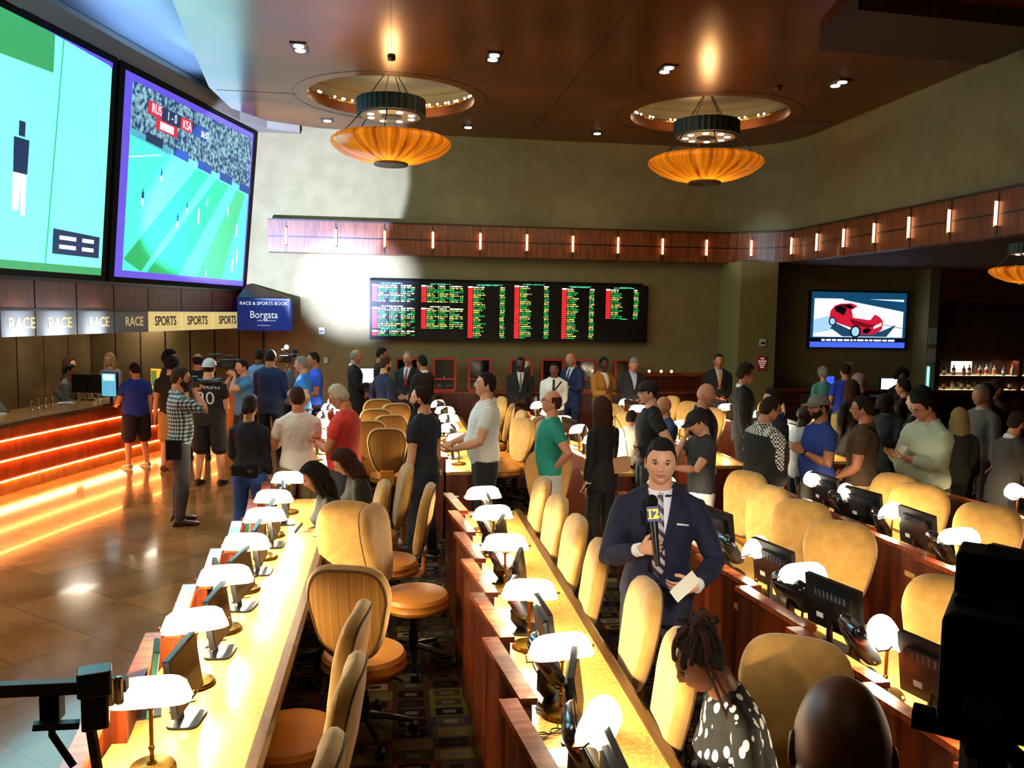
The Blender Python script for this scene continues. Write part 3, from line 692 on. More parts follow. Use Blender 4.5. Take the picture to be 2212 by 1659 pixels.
for r in range(5):
    for k,y in enumerate(lampsY[r]):
        side=RS[r]
        rz=rr.uniform(-.25,.25)+ (.12 if r==0 else 0)
        if r==2: rz=[0,1.2,.15,.9,.2,.4][k]
        if r==3: rz=[.1,.6,.1,.75,1.2,1.4][k]
        if r==1 and k==1: rz=1.1
        if r==4: rz=[.3,.5,.2,1.2][k]
        put(PL,XR[r]+.27+rr.uniform(-.02,.03),y,rz+pi*(0 if r<2 else 1)*0,'lit white glass desk lamp on the near %s desk row, %s from the camera'%(side,ORD[k]),'lit desk lamps on the near %s row'%side)
    y=FAR[r][0]+.45; k=0
    while y<14.0:
        put(PL,XR[r]+.27+rr.uniform(-.02,.03),y,rr.uniform(-.3,.3)+(.9 if k%3==1 else 0),'lit desk lamp on the far %s desk row, %s past the cross aisle'%(side,'number %d'%(k+1)),'lit desk lamps on the far %s row'%side)
        y+=.92; k+=1
    # monitors and terminals between lamps
    ys=lampsY[r]
    for k in range(len(ys)-1):
        ym=(ys[k]+ys[k+1])/2+.02; a=rr.uniform(-.35,.35)
        put(PM,XR[r]+.34,ym+(.1 if r else 0),pi/2+a*.5+(.02 if r==0 else -.12 if r<2 else .25),'black monitor on the near %s desk row between the %s and %s lamps'%(side,ORD[k],ORD[k+1]),'monitors on the near %s row'%side,sc_=.84 if r<2 else .95)
        if r>0: put(PT,XR[r]+.30,ym-.26,pi/2+rr.uniform(-.4,.3),'rounded black touch terminal on the near %s desk row, %s from the camera'%(side,ORD[k]),'touch terminals on the near %s row'%side)
    y=FAR[r][0]+.9; k=0
    while y<13.9:
        put(PM,XR[r]+.32,y,pi/2+rr.uniform(-.4,.4),'black monitor on the far %s desk row, number %d past the cross aisle'%(side,k+1),'monitors on the far %s row'%side); y+=.92; k+=1
# loose things on the desks
GREENCARD=M('green_board','#1d6a54',.5)
for i,(y,rz) in enumerate(((3.75,.25),(5.0,.3),(6.1,.2))):
    t=thing('menu_stand',(XR[0]+.13,y,.76),rz,'dark green upright board on the first desk row edge, %s from the camera'%ORD[i],'card stand','green card stands on the first row')
    T=Matrix.Rotation(.12,4,'Y'); MB().rbox(-.012,.012,-.09,.09,.0,.30,.01,axis='x',T=T).build('board',GREENCARD,t); MB().box(.012,.015,-.085,.085,.01,.29,T=T).build('pale_face',PAPER,t); MB().box(-.05,.05,-.08,.08,0,.01).build('base',BLACK,t)
def papers(x,y,rz,label,n=3,z=.76):
    t=thing('paper_slips',(x,y,z),rz,label,'paper'); b=MB()
    for k in range(n): b.box(-.07,.07,-.10,.10,.001+.002*k,.0025+.002*k,T=Matrix.Rotation(.25*k,4,'Z'))
    b.build('sheet',PAPER,t)
papers(.78,7.2,.3,'white paper at the far end of the near second desk row'); papers(2.55,7.2,-.2,'open white racing paper on the third desk row behind the woman in black',5); papers(.62,3.15,1.2,'crumpled slips on the near second desk row beside the glasses')
t=thing('eyeglasses',(.66,3.35,.765),.4,'folded black eyeglasses lying on the near second desk row','glasses')
b=MB()
for s in (-1,1): b.tube([(s*.035+.025*cos(2*pi*k/12),.02*sin(2*pi*k/12),.004) for k in range(13)],.003,6)
b.build('rims',BLACK,t); b=MB(); b.tube([(-.06,0,.01),(.08,-.05,.01)],.003,6); b.tube([(.06,0,.006),(-.08,-.04,.006)],.003,6); b.build('temples',BLACK,t)
# ================================================================== CHAIRS
def outline(v):  # half width of backrest at height fraction v
    w=.165+.075*min(1,v*1.5)**1.0
    return w
def mk_chair():
    t=thing('casino_chair',(0,0,0),0,'x','chair')
    # backrest: front velour cushion wraps round
    H=.58; nv=18; nu=24; rings=[]
    base=[]; 
    for k in range(48):
        a=2*pi*k/48; c,s=cos(a),sin(a)
        sx=math.copysign(abs(c)**.55,c); sz=math.copysign(abs(s)**.6,s)
        v=.5+.5*sz; base.append((outline(v)*sx*1.02, .0, .5*H*sz))
    def T(p,sc,y):
        x,_,z=p; x*=sc; zz=z*sc; v=.5+zz/H
        return (x, y -.05*math.sin(min(1,max(0,v))*pi*.55)-.16*(v-.0)*.35 + .35*x*x*1.6, .86+zz)
    rings=[[T(p,s,y) for p in base] for s,y in ((.02,.062),(.5,.06),(.8,.052),(.94,.036),(1,.012),(1,-.012),(.95,-.034),(.9,-.036))]
    o=MB().loft(rings).build('backrest',VELOUR,t,smooth=True); 
    rings=[[T(p,s,y) for p in base] for s,y in ((.9,-.030),(.895,-.040),(.6,-.046),(.02,-.048))]
    MB().loft(rings).build('ribbed_back_panel',RIB,t,smooth=True)
    pipe=[T(p,.925,-.038) for p in base]; b=MB(); b.tube(pipe+[pipe[0]],.006,5); b.build('piping',M('brown_piping','#4a2c10',.7),t,smooth=True)
    for c in kids(t): c.data.transform(Matrix.Translation((0,-.20,0)))
    # seat
    b=MB(); prof=[(.01,.405),(.2,.41),(.235,.43),(.245,.455),(.235,.48),(.24,.50),(.225,.525),(.15,.54),(.01,.545)]
    rings=[[Vector((r*(1.0+.05*abs(cos(2*pi*k/32)))*cos(2*pi*k/32), r*1.02*sin(2*pi*k/32)+.04, z)) for k in range(32)] for r,z in prof]
    b.loft(rings); b.build('seat',LEATH,t,smooth=True)
    b=MB(); b.loft([[(x,y,z) for x,y,z in ((-.085,yy,zz),(.085,yy,zz),(.085,yy-.03,zz2),(-.085,yy-.03,zz2))] for yy,zz,zz2 in ((-.02,.42,.40),(-.19,.415,.395),(-.235,.45,.44),(-.235,.62,.62))]); b.build('support_strap',LEATH,t,smooth=False,bevel=.008)
    b=MB(); b.cyl((0,.03),.025,.13,.41,12); b.cyl((0,.03),.035,.10,.26,12); b.cyl((0,.03),.06,.36,.405,12); b.build('gas_column',BLACK,t,smooth=True)
    b=MB()
    for k in range(5):
        a=2*pi*k/5+.3; b.tube([(0,.03,.14),(.14*cos(a),.03+.14*sin(a),.115),(.30*cos(a),.03+.30*sin(a),.075)],[.024,.02,.014],6)
    b.build('star_base',BLACK,t,smooth=True)
    for k in range(5):
        a=2*pi*k/5+.3; Tm=Matrix.Translation((.30*cos(a),.03+.30*sin(a),.032))@Matrix.Rotation(pi/2,4,'X')
        MB().cyl((0,0),.03,-.022,.022,10,T=Tm).build('castor',BLACK,t,smooth=True)
    MB().tube([(.05,.03,.39),(.2,.0,.385),(.25,-.02,.38)],.007,6).build('height_lever',BLACK,t,smooth=True)
    return t
PC=mk_chair()
def chair(x,y,rz,label,group): return put(PC,x,y,rz,label,group,z=0)
RTC=-pi/2-.3; LF=pi/2   # facing -X (the desk)
G1='tan chairs at the first desk row'; G2='tan chairs at the second desk row'; G3='tan chairs at the third desk row'; G4='tan chairs at the fourth desk row'
chair(-.18,4.85,-.25,'tan swivel chair turned with its ribbed back to the camera at the first desk row',G1)
chair(.12,5.90,RTC,'empty tan chair with its round seat turned towards the camera beside the seated women',G1)
chair(-.42,5.85,pi-.35,'tan chair with its smooth wide back towards the camera, right behind the ribbed-back chair',G1)
chair(-.45,3.95,LF-.15,'tan chair seen edge-on at the first desk row, overlapping the ribbed-back chair',G1)
chair(-.45,3.30,LF-.1,'tan chair seen edge-on at the first desk row, nearer than the other edge-on chair',G1)
chair(-.5,2.66,LF-.1,'tan chair at the very bottom of the photo at the first desk row',G1)
chair(.0,6.72,LF-.1,'tan chair half hidden by the man in the navy tee and the seated women',G1)
for k,(y,a) in enumerate(((6.9,0),(6.2,.05),(5.55,.0),(4.95,-.12),(4.15,-.05),(3.45,-.15))):
    chair(.98+(.06 if k==4 else 0),y,LF+a,'tan chair tucked at the near second desk row, %s from the camera'%ORD[5-k],G2)
for k,(x,y,a) in enumerate(((2.92,6.95,2.0),(2.84,6.35,1.9),(2.90,5.72,2.3),(2.88,5.05,2.45),(2.80,3.85,2.3))):
    chair(x,y,a,'tan chair at the near third desk row, %s from the camera'%ORD[4-k],G3)
for k,(x,y,a) in enumerate(((4.25,6.75,2.0),(4.25,6.25,2.35),(4.3,5.5,2.3),(4.25,4.6,2.0))):
    chair(x,y,a,'tan chair at the near fourth desk row, %s from the camera'%ORD[3-k],G4)
for k,(x,y,a) in enumerate(((-.3,13.6,.2),(-.05,13.0,.3),(-.28,12.3,.1),(-.1,11.6,.2),(-.35,11.0,.1),(-.05,10.3,-.1))):
    chair(x,y,a,'tan chair at the far first desk row, %s past the cross aisle'%ORD[5-k].replace('nearest','first'),'far tan chairs behind the first row')
for r in range(1,5):
    y=FAR[r][0]+.6; k=0
    while y<13.8:
        if not (r==1 and k==0) and min(math.hypot(XR[r]+1.0-px,y-py) for px,py in ((4.76,10.85),(5.85,9.15),(3.12,9.25),(6.05,10.3),(.98,8.85),(2.98,10.5),(6.75,11.3),(5.75,8.45)))>.5: chair(XR[r]+.95+rr.uniform(0,.15),y,LF+rr.uniform(-.9,.9),'tan chair at the far %s desk row, number %d past the cross aisle'%(RS[r],k+1),'far tan chairs at the %s row'%RS[r])
        y+=.95; k+=1
chair(1.50,8.0,2.9,'tan chair between the striped polo man and the teal tee man','chairs in the cross aisle')
chair(1.68,11.2,LF-.5,'single tan chair facing left beyond the striped polo man','chairs in the cross aisle')
# ================================================================== BACK WALL FURNITURE
t=thing('wall_counter',(3,17,0),0,'long mahogany counter under the odds board carrying the red terminals','counter')
b=MB(); b.box(-3.9,3.7,-.1,.4,0,.89); b.build('front',WOOD,t); b=MB(); b.box(-3.95,3.75,-.15,.4,.89,.92); b.build('top',WOODCAP,t)
b=MB()
for k in range(12): b.box(-3.6+.62*k,-3.58+.62*k,-.104,-.1,.08,.86)
b.build('door_joints',BLACK,t)
b=MB()
for k in range(12): b.sphere((-3.3+.62*k,-.115,.7),.018,6)
b.build('knobs',BLACK,t)
t=thing('wall_counter',(9.8,16.2,0),0,'dark panelled counter below the television','counter')
b=MB(); b.box(-1.9,1.7,0,.5,0,1.0); b.build('front',DWOOD,t); b=MB(); b.box(-1.95,1.75,-.05,.5,1.0,1.05); b.build('top',WOOD,t)
b=MB()
for z in (.25,.6,.8): b.box(-1.88,1.68,-.01,0,z,z+.02)
b.build('mouldings',WOOD,t)
REDF=M('red_kiosk_frame','#c8321e',.4)
def mk_kiosk():
    t=thing('betting_terminal',(0,0,0),0,'x','betting terminal')
    b=MB(); b.rbox(-.225,.225,-.03,.12,0,.66,.04,axis='y'); b.build('back_shell',BLACK,t)
    b=MB()
    o_=[]; i_=[]
    for x0,x1,z0,z1,r,dst in ((-.24,.24,0,.68,.05,o_),(-.195,.195,.045,.64,.02,i_)):
        for cx,cz,a in ((x1-r,z1-r,0),(x0+r,z1-r,90),(x0+r,z0+r,180),(x1-r,z0+r,270)):
            for k in range(5): tt=radians(a+90*k/4); dst.append((cx+r*cos(tt),cz+r*sin(tt)))
    b.loft([[(x,-.06,z) for x,z in o_],[(x,.0,z) for x,z in o_],[(x,.0,z) for x,z in i_],[(x,-.06,z) for x,z in i_],[(x,-.06,z) for x,z in o_]],caps=False)
    b.box(-.2,.2,-.055,0,.235,.265); b.build('red_frame',REDF,t,smooth=False)
    MB().box(-.195,.195,-.035,-.031,.30,.64).build('screen',SCREEN,t)
    b=MB(); b.box(-.16,-.06,-.036,-.032,.07,.15); b.box(.04,.17,-.036,-.032,.1,.13); b.box(-.05,.03,-.036,-.032,.09,.1); b.build('ticket_slots',GREYP,t)
    MB().cyl((0,0),.02,.032,.036,12,T=Matrix.Translation((0,0,.285))@Matrix.Rotation(pi/2,4,'X')).build('badge',CHROME,t)
    return t
PK=mk_kiosk()
for k,x in enumerate((.27,1.02,1.74,2.6,3.26,3.95,4.82)):
    put(PK,x,17.02,0,'red framed betting terminal on the wall counter, %s from the left'%['first','second','third','fourth','fifth','sixth','seventh'][k],'red betting terminals',z=.92)
counter_monitor((-.52,17.0,.92),0,.36,.32,'white lit screen between the dark-suited men at the back wall',SCRLIT)
counter_monitor((8.6,15.6,1.0),.2,.3,.24,'lit blue screen in front of the man in the royal blue polo',E('kiosk_blue','#3a5aff',1.3))
counter_monitor((9.95,15.6,.98),-.1,.36,.22,'pale lit screen beside the curly haired woman under the television',SCRLIT)
MB_=MB(); MB_.box(8.2,10.4,15.4,15.9,0,.98); o=MB_.build('service_counter',DWOOD); tag(o,'low dark service counter carrying two lit screens at the alcove','counter')
for k,x in enumerate((5.45,5.72,5.95)):
    t=thing('reflection_disc',(x,17.37,1.33),0,'tiny glowing brass-rimmed disc for a lamp reflection on the back wall, %s of three'%['left','middle','right'][k],'wall light','lamp reflection discs on the back wall')  # glowing discs added in place of lamp reflections
    MB().cyl((0,0),.045,0,.03,12,T=Matrix.Rotation(pi/2,4,'X')).build('rim',BRASS,t); MB().cyl((0,0),.03,.03,.035,12,T=Matrix.Rotation(pi/2,4,'X')).build('glow',E('reflection_glow','#ffe2a0',6),t)
MBr=MB(); MBr.box(5.1,6.9,17.3,17.4,1.22,1.30); tag(MBr.build('trim_8',WOODCAP),kind='structure')
b=MB(); b.box(-2.4,7.0,17.36,17.4,0,.3); tag(b.build('baseboard_back',DWOOD),kind='structure')
b=MB(); b.box(5.0,7.0,17.34,17.4,.3,1.22); tag(b.build('trim_9',WOOD),kind='structure')
def device(loc,w_,h,label,cat,name,mat,n='device'):
    t=thing(name,loc,0,label,cat); MB().box(-w_/2,w_/2,-.03,0,-h/2,h/2).build('plate',mat,t,bevel=.004); return t
LGREY=M('light_grey_plastic','#c8c8c4',.5)
d=device((-1.46,17.4,2.11),.12,.14,'small white alarm strobe on the bright back wall','alarm','alarm_strobe',LGREY); MB().box(-.04,.04,-.034,-.03,-.02,.01).build('lens',BLACK,d)
d=device((7.52,16.3,2.01),.13,.15,'small white alarm strobe on the olive pillar','alarm','alarm_strobe',LGREY); MB().box(-.045,.045,-.034,-.03,-.03,.01).build('lens',BLACK,d)
device((-1.38,17.4,1.51),.08,.12,'white switch plate on the back wall, brighter of the two','switch','switch_plate',LGREY); device((-1.56,17.4,1.52),.08,.12,'grey switch plate on the back wall in the shadow','switch','switch_plate',GREYP)
device((10.1,17.4,1.53),.16,.05,'small white plate on the wall below the television','plate','wall_plate',LGREY)
d=device((7.52,16.3,1.58),.19,.30,'small red no smoking notice on the olive pillar','sign','no_smoking_sign',M('red_sign','#b0302c',.5))
for z,s,q in ((.10,'NO',.05),(.045,'SMOKING',.04),(0.0,'PERMITTED',.03),(-.04,'IN THIS',.03),(-.08,'AREA',.035)): text('wording',s,q,WT,d,(0,-.033,z),(pi/2,0,0))
# ---- odds board
t=thing('odds_board',(2.43,17.24,2.55),0,'wide black LED odds board filled with red, green and white rows of betting lines','odds board')
X0,X1,Z0,Z1=-2.92,2.92,-.60,.60
for k,(a,c) in enumerate(((X0,-.93),(-.91,1.04),(1.06,X1))): MB().box(a,c,0,.13,Z0,Z1).build('black_panel',M('led_panel','#07080c',.3),t)
MB().box(X0,X1-.1,.05,.14,Z1,Z1+.05).build('top_housing',BLACKM,t)
LC=[E('led_red','#ff2a2e',1.1),E('led_green','#1fbf5a',.95),E('led_white','#f4ffea',1.2),E('led_cyan','#4fe0b0',.9),E('led_yellow','#e0e070',1.0)]
bb=[MB() for _ in range(5)]
def cell(x,z,w_,h,ci): bb[ci].poly([(x,-.004,z),(x+w_,-.004,z),(x+w_,-.004,z+h),(x,-.004,z+h)])
def word(x,z,w_,h,ci,r):
    # pixelled characters
    q=x
    while q<x+w_-.008:
        cw=r.uniform(.010,.022); hh=h*r.uniform(.75,1); cell(q,z,min(cw,x+w_-q),hh,ci); q+=cw+r.choice((.003,.004,.003,.02))
rd=random.Random(5)
def block(u0,u1,v0,rows,kind):
    xa=X0+(X1-X0)*u0; xb=X0+(X1-X0)*u1; rh=.0395; z=Z1-(Z1-Z0)*v0
    word(xa+.18,z+.005,(xb-xa)*.6,.022,3 if kind!='w' else 2,rd)
    for i in range(rows):
        z-=rh; ci=2 if i==0 else (4 if (i//2)%2==0 else 1)
        cell(xa,z,.10,.030,2 if i==0 else 0)
        word(xa+.115,z,rd.uniform(.12,.26),.026,ci,rd)
        if kind=='long': word(xb-.10-rd.uniform(0,.02),z,.10,.028,ci,rd)
        else:
            cell(xa+.35,z,.012,.026,ci); word(xa+.38,z,rd.uniform(.1,.2),.026,ci,rd); word(xa+.58,z,.10,.028,ci,rd)
            if i%4<2: word(xa+.70,z,.07,.024,ci,rd)
            if rd.random()<.8: word(xa+.79,z,.07,.026,ci,rd)
            if i%4==3 or i==0: word(xb-.03,z,.10,.03,3 if ci!=2 else 2,rd)
block(.008,.135,.055,9,'g'); block(.008,.135,.44,11,'w'); block(.008,.135,.83,3,'g'); block(.178,.30,.055,9,'g'); block(.178,.30,.44,11,'w')
block(.342,.475,.06,27,'long'); block(.508,.635,.03,28,'long'); block(.68,.80,.06,27,'long'); block(.842,.965,.06,16,'long')
word(X0+(X1-X0)*.9,-.12,.14,.02,3,rd)
for i,nm in enumerate(('red_numbers','green_text','white_text','cyan_text','yellow_text')): bb[i].build(nm,LC[i],t,fix=False)
for s,u,sz in (('2018 PRO BASKETBALL CHAMPIONSHIP',.42,.03),('2018 PRO BASEBALL WORLD SERIES',.745,.03),('2018 WORLD CUP',.915,.03)): text('heading',s,sz,LC[3],t,(X0+(X1-X0)*u,-.006,Z1-.045),(pi/2,0,0))
# ---- television with a red car
t=thing('television',(10.2,17.28,2.5),0,'wall television showing a red car on a bright road above the alcove counter','television')
MB().box(-1.17,1.17,0,.08,-.64,.64).build('black_casing',BLACK,t,bevel=.01)
cols={'sky':E('tv_blue','#1c50b0',.8),'white':E('tv_white','#e6f4ff',1.2),'pale':E('tv_pale','#a8d8f8',1.0),'road':E('tv_road','#2a5a80',.6),'red':E('tv_red','#d81e3c',.9),'dkred':E('tv_darkred','#8a1026',.7),'black':E('tv_black','#0c1426',.2),'bar':E('tv_bar','#4a6cff',1.0),'teal':E('tv_teal','#1a5a88',.6)}
ordc=list(cols); b=MB()
def tp(pts,c,o): b.poly([((x-.5)*2.26,-.003-o*.001,(z-.5)*1.22) for x,z in pts],ordc.index(c))
tp([(0,0),(1,0),(1,1),(0,1)],'teal',0); tp([(0,0),(1,0),(1,.1),(0,.1)],'bar',1); tp([(0,.1),(1,.1),(1,.17),(0,.17)],'black',1)
tp([(.03,.19),(.97,.19),(.97,.88),(.03,.88)],'white',1)
tp([(.33,.86),(.97,.66),(.97,.84),(.6,.88),(.33,.88)],'teal',2); tp([(.03,.5),(.25,.6),(.2,.3),(.03,.25)],'pale',2); tp([(.2,.34),(.33,.2),(.8,.2),(.9,.42),(.74,.30),(.5,.26),(.25,.45)],'road',2)
tp([(.19,.50),(.20,.66),(.24,.75),(.30,.79),(.42,.80),(.60,.66),(.72,.56),(.76,.48),(.75,.33),(.66,.24),(.52,.24),(.42,.36),(.28,.44)],'red',3)
tp([(.24,.72),(.30,.77),(.37,.70),(.34,.58),(.25,.66)],'black',4); tp([(.31,.77),(.40,.78),(.45,.72),(.39,.70)],'black',4)
tp([(.42,.68),(.50,.77),(.68,.64),(.62,.50),(.44,.54)],'white',4); tp([(.40,.52),(.62,.42),(.72,.42),(.60,.36),(.44,.42)],'dkred',4)
tp([(.55,.26),(.60,.26),(.64,.33),(.60,.36),(.55,.33)],'black',5); tp([(.66,.34),(.74,.40),(.745,.46),(.66,.39)],'white',5)
for cx,cz,r in ((.225,.47,.035),(.47,.29,.05)):
    tp([(cx+r*1.15*cos(a),cz+r*2.3*sin(a)) for a in [2*pi*k/16 for k in range(16)]],'black',5); tp([(cx+r*.8*cos(a),cz+r*1.7*sin(a)) for a in [2*pi*k/16 for k in range(16)]],'pale',6)
tp([(.21,.33),(.225,.33),(.335,.20),(.32,.20)],'white',3); tp([(.75,.42),(.97,.35),(.97,.36),(.75,.43)],'black',3)
rd=random.Random(3); q=.12
while q<.9: w_=rd.uniform(.02,.08); tp([(q,.115),(q+w_,.115),(q+w_,.15),(q,.15)],'white',3); q+=w_+.012
b.build('picture',[cols[k] for k in ordc],t,fix=False)
# ---- bar
t=thing('back_bar',(13.6,16.9,0),0,'dark back bar with two lit bottle shelves and chevron wood panels at the far right','bar shelves')
X=(-1.72,2.2)
def chev():
    b=MB()
    for k in range(8):
        for s in (-1,1):
            x=X[0]+.5*k
            b.add([(x,.28,1.75+.0),(x+.24,.28,2.0),(x+.24,.28,3.0),(x,.28,2.75)] if s<0 else [(x+.25,.28,2.0),(x+.49,.28,1.75),(x+.49,.28,2.75),(x+.25,.28,3.0)],[(0,1,2,3)])
    return b
MB().box(X[0],X[1],.3,.48,1.65,2.97).build('upper_panel',DWOOD,t); chev().build('chevron_inlay',M('chevron_wood','#4a2a18',.4,col2='#38200f',ns=3,stretch=(6,6,.5),kind='wood'),t,fix=False)
for z in (1.30,.98): 
    MB().box(X[0],X[1],.0,.4,z-.10,z).build('shelf',WOOD,t); MB().box(X[0]+.05,X[1],.05,.3,z+.001,z+.006).build('lit_shelf_glass',E('shelf_light','#ffd9a0',1.3),t)
MB().box(X[0],X[1],.0,.48,0,.5).build('base_cabinet',DWOOD,t); MB().box(X[0],X[0]+.08,0,.48,.5,1.66).build('side_post',DWOOD,t); MB().box(.3,.38,0,.48,.5,1.66).build('middle_post',WOOD,t)
MB().box(X[0],X[1],.44,.46,.5,1.65).build('mirror',M('bar_mirror','#6a6058',.08,metal=.8),t); MB().box(-1.05,-.55,.42,.44,1.35,1.6).build('backlit_panel',E('bar_backlight','#fff0e0',1.6),t)
lamp('AREA','bar_light',(13.4,17.05,1.63),6,(1,.8,.55),1.6,(13.4,17.0,0),sy=.1)
gl=[M('bottle_clear','#a8b8b0',.08,coat=.5),M('bottle_green','#3c5a38',.1,coat=.5),M('bottle_brown','#4a200c',.1,coat=.5),M('bottle_blue','#4a5ab0',.1,coat=.5),M('bottle_dark','#100c0c',.1,coat=.5)]
lbs=[M('label_cream','#d8c8a0',.6),M('label_orange','#e08a30',.6),M('label_red','#a82820',.6),M('label_white','#e8e8e8',.6)]
gn=['clear','green','brown','blue','black']; ln=['cream','orange','red','white']; rd=random.Random(9)
for s,z in enumerate((1.306,.986)):
    for k in range(13):
        x=12.0+.20*k+rd.uniform(-.02,.02); g=rd.randrange(5); l_=rd.randrange(4)
        if abs(x-13.9)<.08: continue
        t=thing('bottle',(x,17.0+rd.uniform(-.02,.06),z),0,'%s bottle with %s label on the %s bar shelf, number %d from the left'%(gn[g],ln[l_],('upper','lower')[s],k+1),'bottle','bottles on the bar shelves')
        h=rd.uniform(.22,.28)
        MB().lathe([(.038,0),(.04,.01),(.04,h*.58),(.032,h*.68),(.014,h*.76),(.013,h*.95),(.016,h*.955),(.016,h)],n=12).build('glass',gl[g],t,smooth=True)
        MB().lathe([(.041,h*.2),(.041,h*.5)],n=12,caps=False).build('label_band',lbs[l_],t,smooth=True)
b=MB(); b.box(11.65,11.83,16.88,16.9,2.0,2.35); b.box(11.65,11.83,16.88,16.9,1.6,1.9)
o=b.build('poster_strip',LGREY); tag(o,'two narrow pale framed cards on the bar partition','framed card')
b=MB(); b.box(11.66,11.70,16.87,16.9,1.05,1.5); o=b.build('neon_strip',E('cyan_neon','#7fe8ff',2.5)); tag(o,'short cyan neon strip on the bar partition','light')
# ================================================================== PENDANTS
def amber():
    m=bpy.data.materials.new('amber_glass'); m.use_nodes=True; N=m.node_tree.nodes; K=m.node_tree.links; b=N['Principled BSDF']
    b.inputs['Roughness'].default_value=.15; b.inputs['Coat Weight'].default_value=.6
    tc=N.new('ShaderNodeTexCoord'); sx=N.new('ShaderNodeSeparateXYZ'); K.new(tc.outputs['Object'],sx.inputs[0])
    at=N.new('ShaderNodeMath'); at.operation='ARCTAN2'; K.new(sx.outputs['Y'],at.inputs[0]); K.new(sx.outputs['X'],at.inputs[1])
    ln_=N.new('ShaderNodeVectorMath'); ln_.operation='LENGTH'; K.new(tc.outputs['Object'],ln_.inputs[0])
    cb=N.new('ShaderNodeCombineXYZ'); K.new(at.outputs[0],cb.inputs[0]); mlt=N.new('ShaderNodeMath'); mlt.operation='MULTIPLY'; mlt.inputs[1].default_value=.12; K.new(ln_.outputs['Value'],mlt.inputs[0]); K.new(mlt.outputs[0],cb.inputs[1])
    nz=N.new('ShaderNodeTexNoise'); nz.inputs['Scale'].default_value=9; nz.inputs['Detail'].default_value=6; K.new(cb.outputs[0],nz.inputs['Vector'])
    r=N.new('ShaderNodeValToRGB'); r.color_ramp.elements[0].color=L('#7a3002'); r.color_ramp.elements[1].color=L('#ffb02a'); r.color_ramp.elements[0].position=.3; r.color_ramp.elements[1].position=.72
    K.new(nz.outputs['Fac'],r.inputs[0]); K.new(r.outputs[0],b.inputs['Base Color']); 
    b.inputs['Subsurface Weight'].default_value=0
    K.new(r.outputs[0],b.inputs['Emission Color']); b.inputs['Emission Strength'].default_value=.16
    b.inputs['Transmission Weight'].default_value=0
    # translucent share so the inner bulbs light the glass
    tr_=N.new('ShaderNodeBsdfTranslucent'); K.new(r.outputs[0],tr_.inputs[0]); mx=N.new('ShaderNodeMixShader'); mx.inputs[0].default_value=.6
    K.new(b.outputs[0],mx.inputs[1]); K.new(tr_.outputs[0],mx.inputs[2]); K.new(mx.outputs[0],N['Material Output'].inputs['Surface'])
    nb=N.new('ShaderNodeBump'); nb.inputs['Strength'].default_value=.5; nb.inputs['Distance'].default_value=.02; K.new(nz.outputs['Fac'],nb.inputs['Height']); K.new(nb.outputs[0],b.inputs['Normal'])
    return m
AMB=amber(); DRUM=M('dark_green_drum','#1b2622',.5,metal=.4)
def pendant(loc,label,s=1.0,top=6.59):
    t=thing('pendant_light',loc,0,label,'pendant lamp','round amber pendant lamps')
    def q(pr): return [(r*s,z*s) for r,z in pr]
    MB().lathe(q([(.22,-.165),(.55,-.11),(.82,-.01),(.96,.09),(1.0,.15),(.99,.20),(.93,.245),(.86,.26),(.85,.25)]),n=64,caps=False).build('amber_glass_bowl',AMB,t,smooth=True)
    MB().lathe(q([(.28,-.20),(.29,-.18),(.27,-.15),(.05,-.15)]),n=40).build('bottom_disc',M('bronze_disc','#4a4038',.4,metal=.5),t,smooth=True)
    b=MB(); n=72; rings=[]
    for z in (.62,.87): rings.append([((.56+(.014 if k%2 else 0))*s*cos(2*pi*k/n),(.56+(.014 if k%2 else 0))*s*sin(2*pi*k/n),z*s) for k in range(n)])
    b.loft(rings); b.build('ribbed_drum',DRUM,t)
    b=MB(); b.cyl((0,0),.5*s,.60*s,.62*s,40); b.build('drum_underside',M('drum_under','#5a5450',.5),t)
    b=MB(); b.cyl((0,0),.17*s,.585*s,.60*s,24); b.build('centre_cap',BLACK,t)
    for k in range(8):
        a=2*pi*(k+.5)/8; MB().cyl((.36*s*cos(a),.36*s*sin(a)),.055*s,.59*s,.60*s,14).build('spot_disc',E('pendant_spot','#fff4e0',5),t)
    for k in range(6):
        a=2*pi*k/6+.4; MB().tube([(.52*s*cos(a),.52*s*sin(a),.62*s),(.84*s*cos(a),.84*s*sin(a),.24*s)],.010*s,6).build('suspension_rod',BLACK,t)
    for k in range(4):
        a=2*pi*k/4+.4; MB().tube([(.4*s*cos(a),.4*s*sin(a),.87*s),(0.02*cos(a),0.02*sin(a),1.42*s),(0.006*cos(a),0.006*sin(a),top-loc[2])],.008*s,6).build('cable',BLACK,t)
    lamp('POINT','pendant_bulb',(0,0,.05*s),46*s*s,(1,.62,.25),.08,parent=t)
    lamp('SPOT','pendant_spots',(0,0,.585*s),60*s*s,(1,.85,.6),.2,parent=t,spot=70,blend=.9)
    return t
pendant((-.06,14.35,5.16),'large round amber glass pendant lamp under the left ceiling coffer')
pendant((5.42,14.35,5.06),'large round amber glass pendant lamp under the right ceiling coffer')
pendant((6.9,8.3,3.02),'smaller amber pendant lamp cut off by the right edge of the photo',.42,3.665)
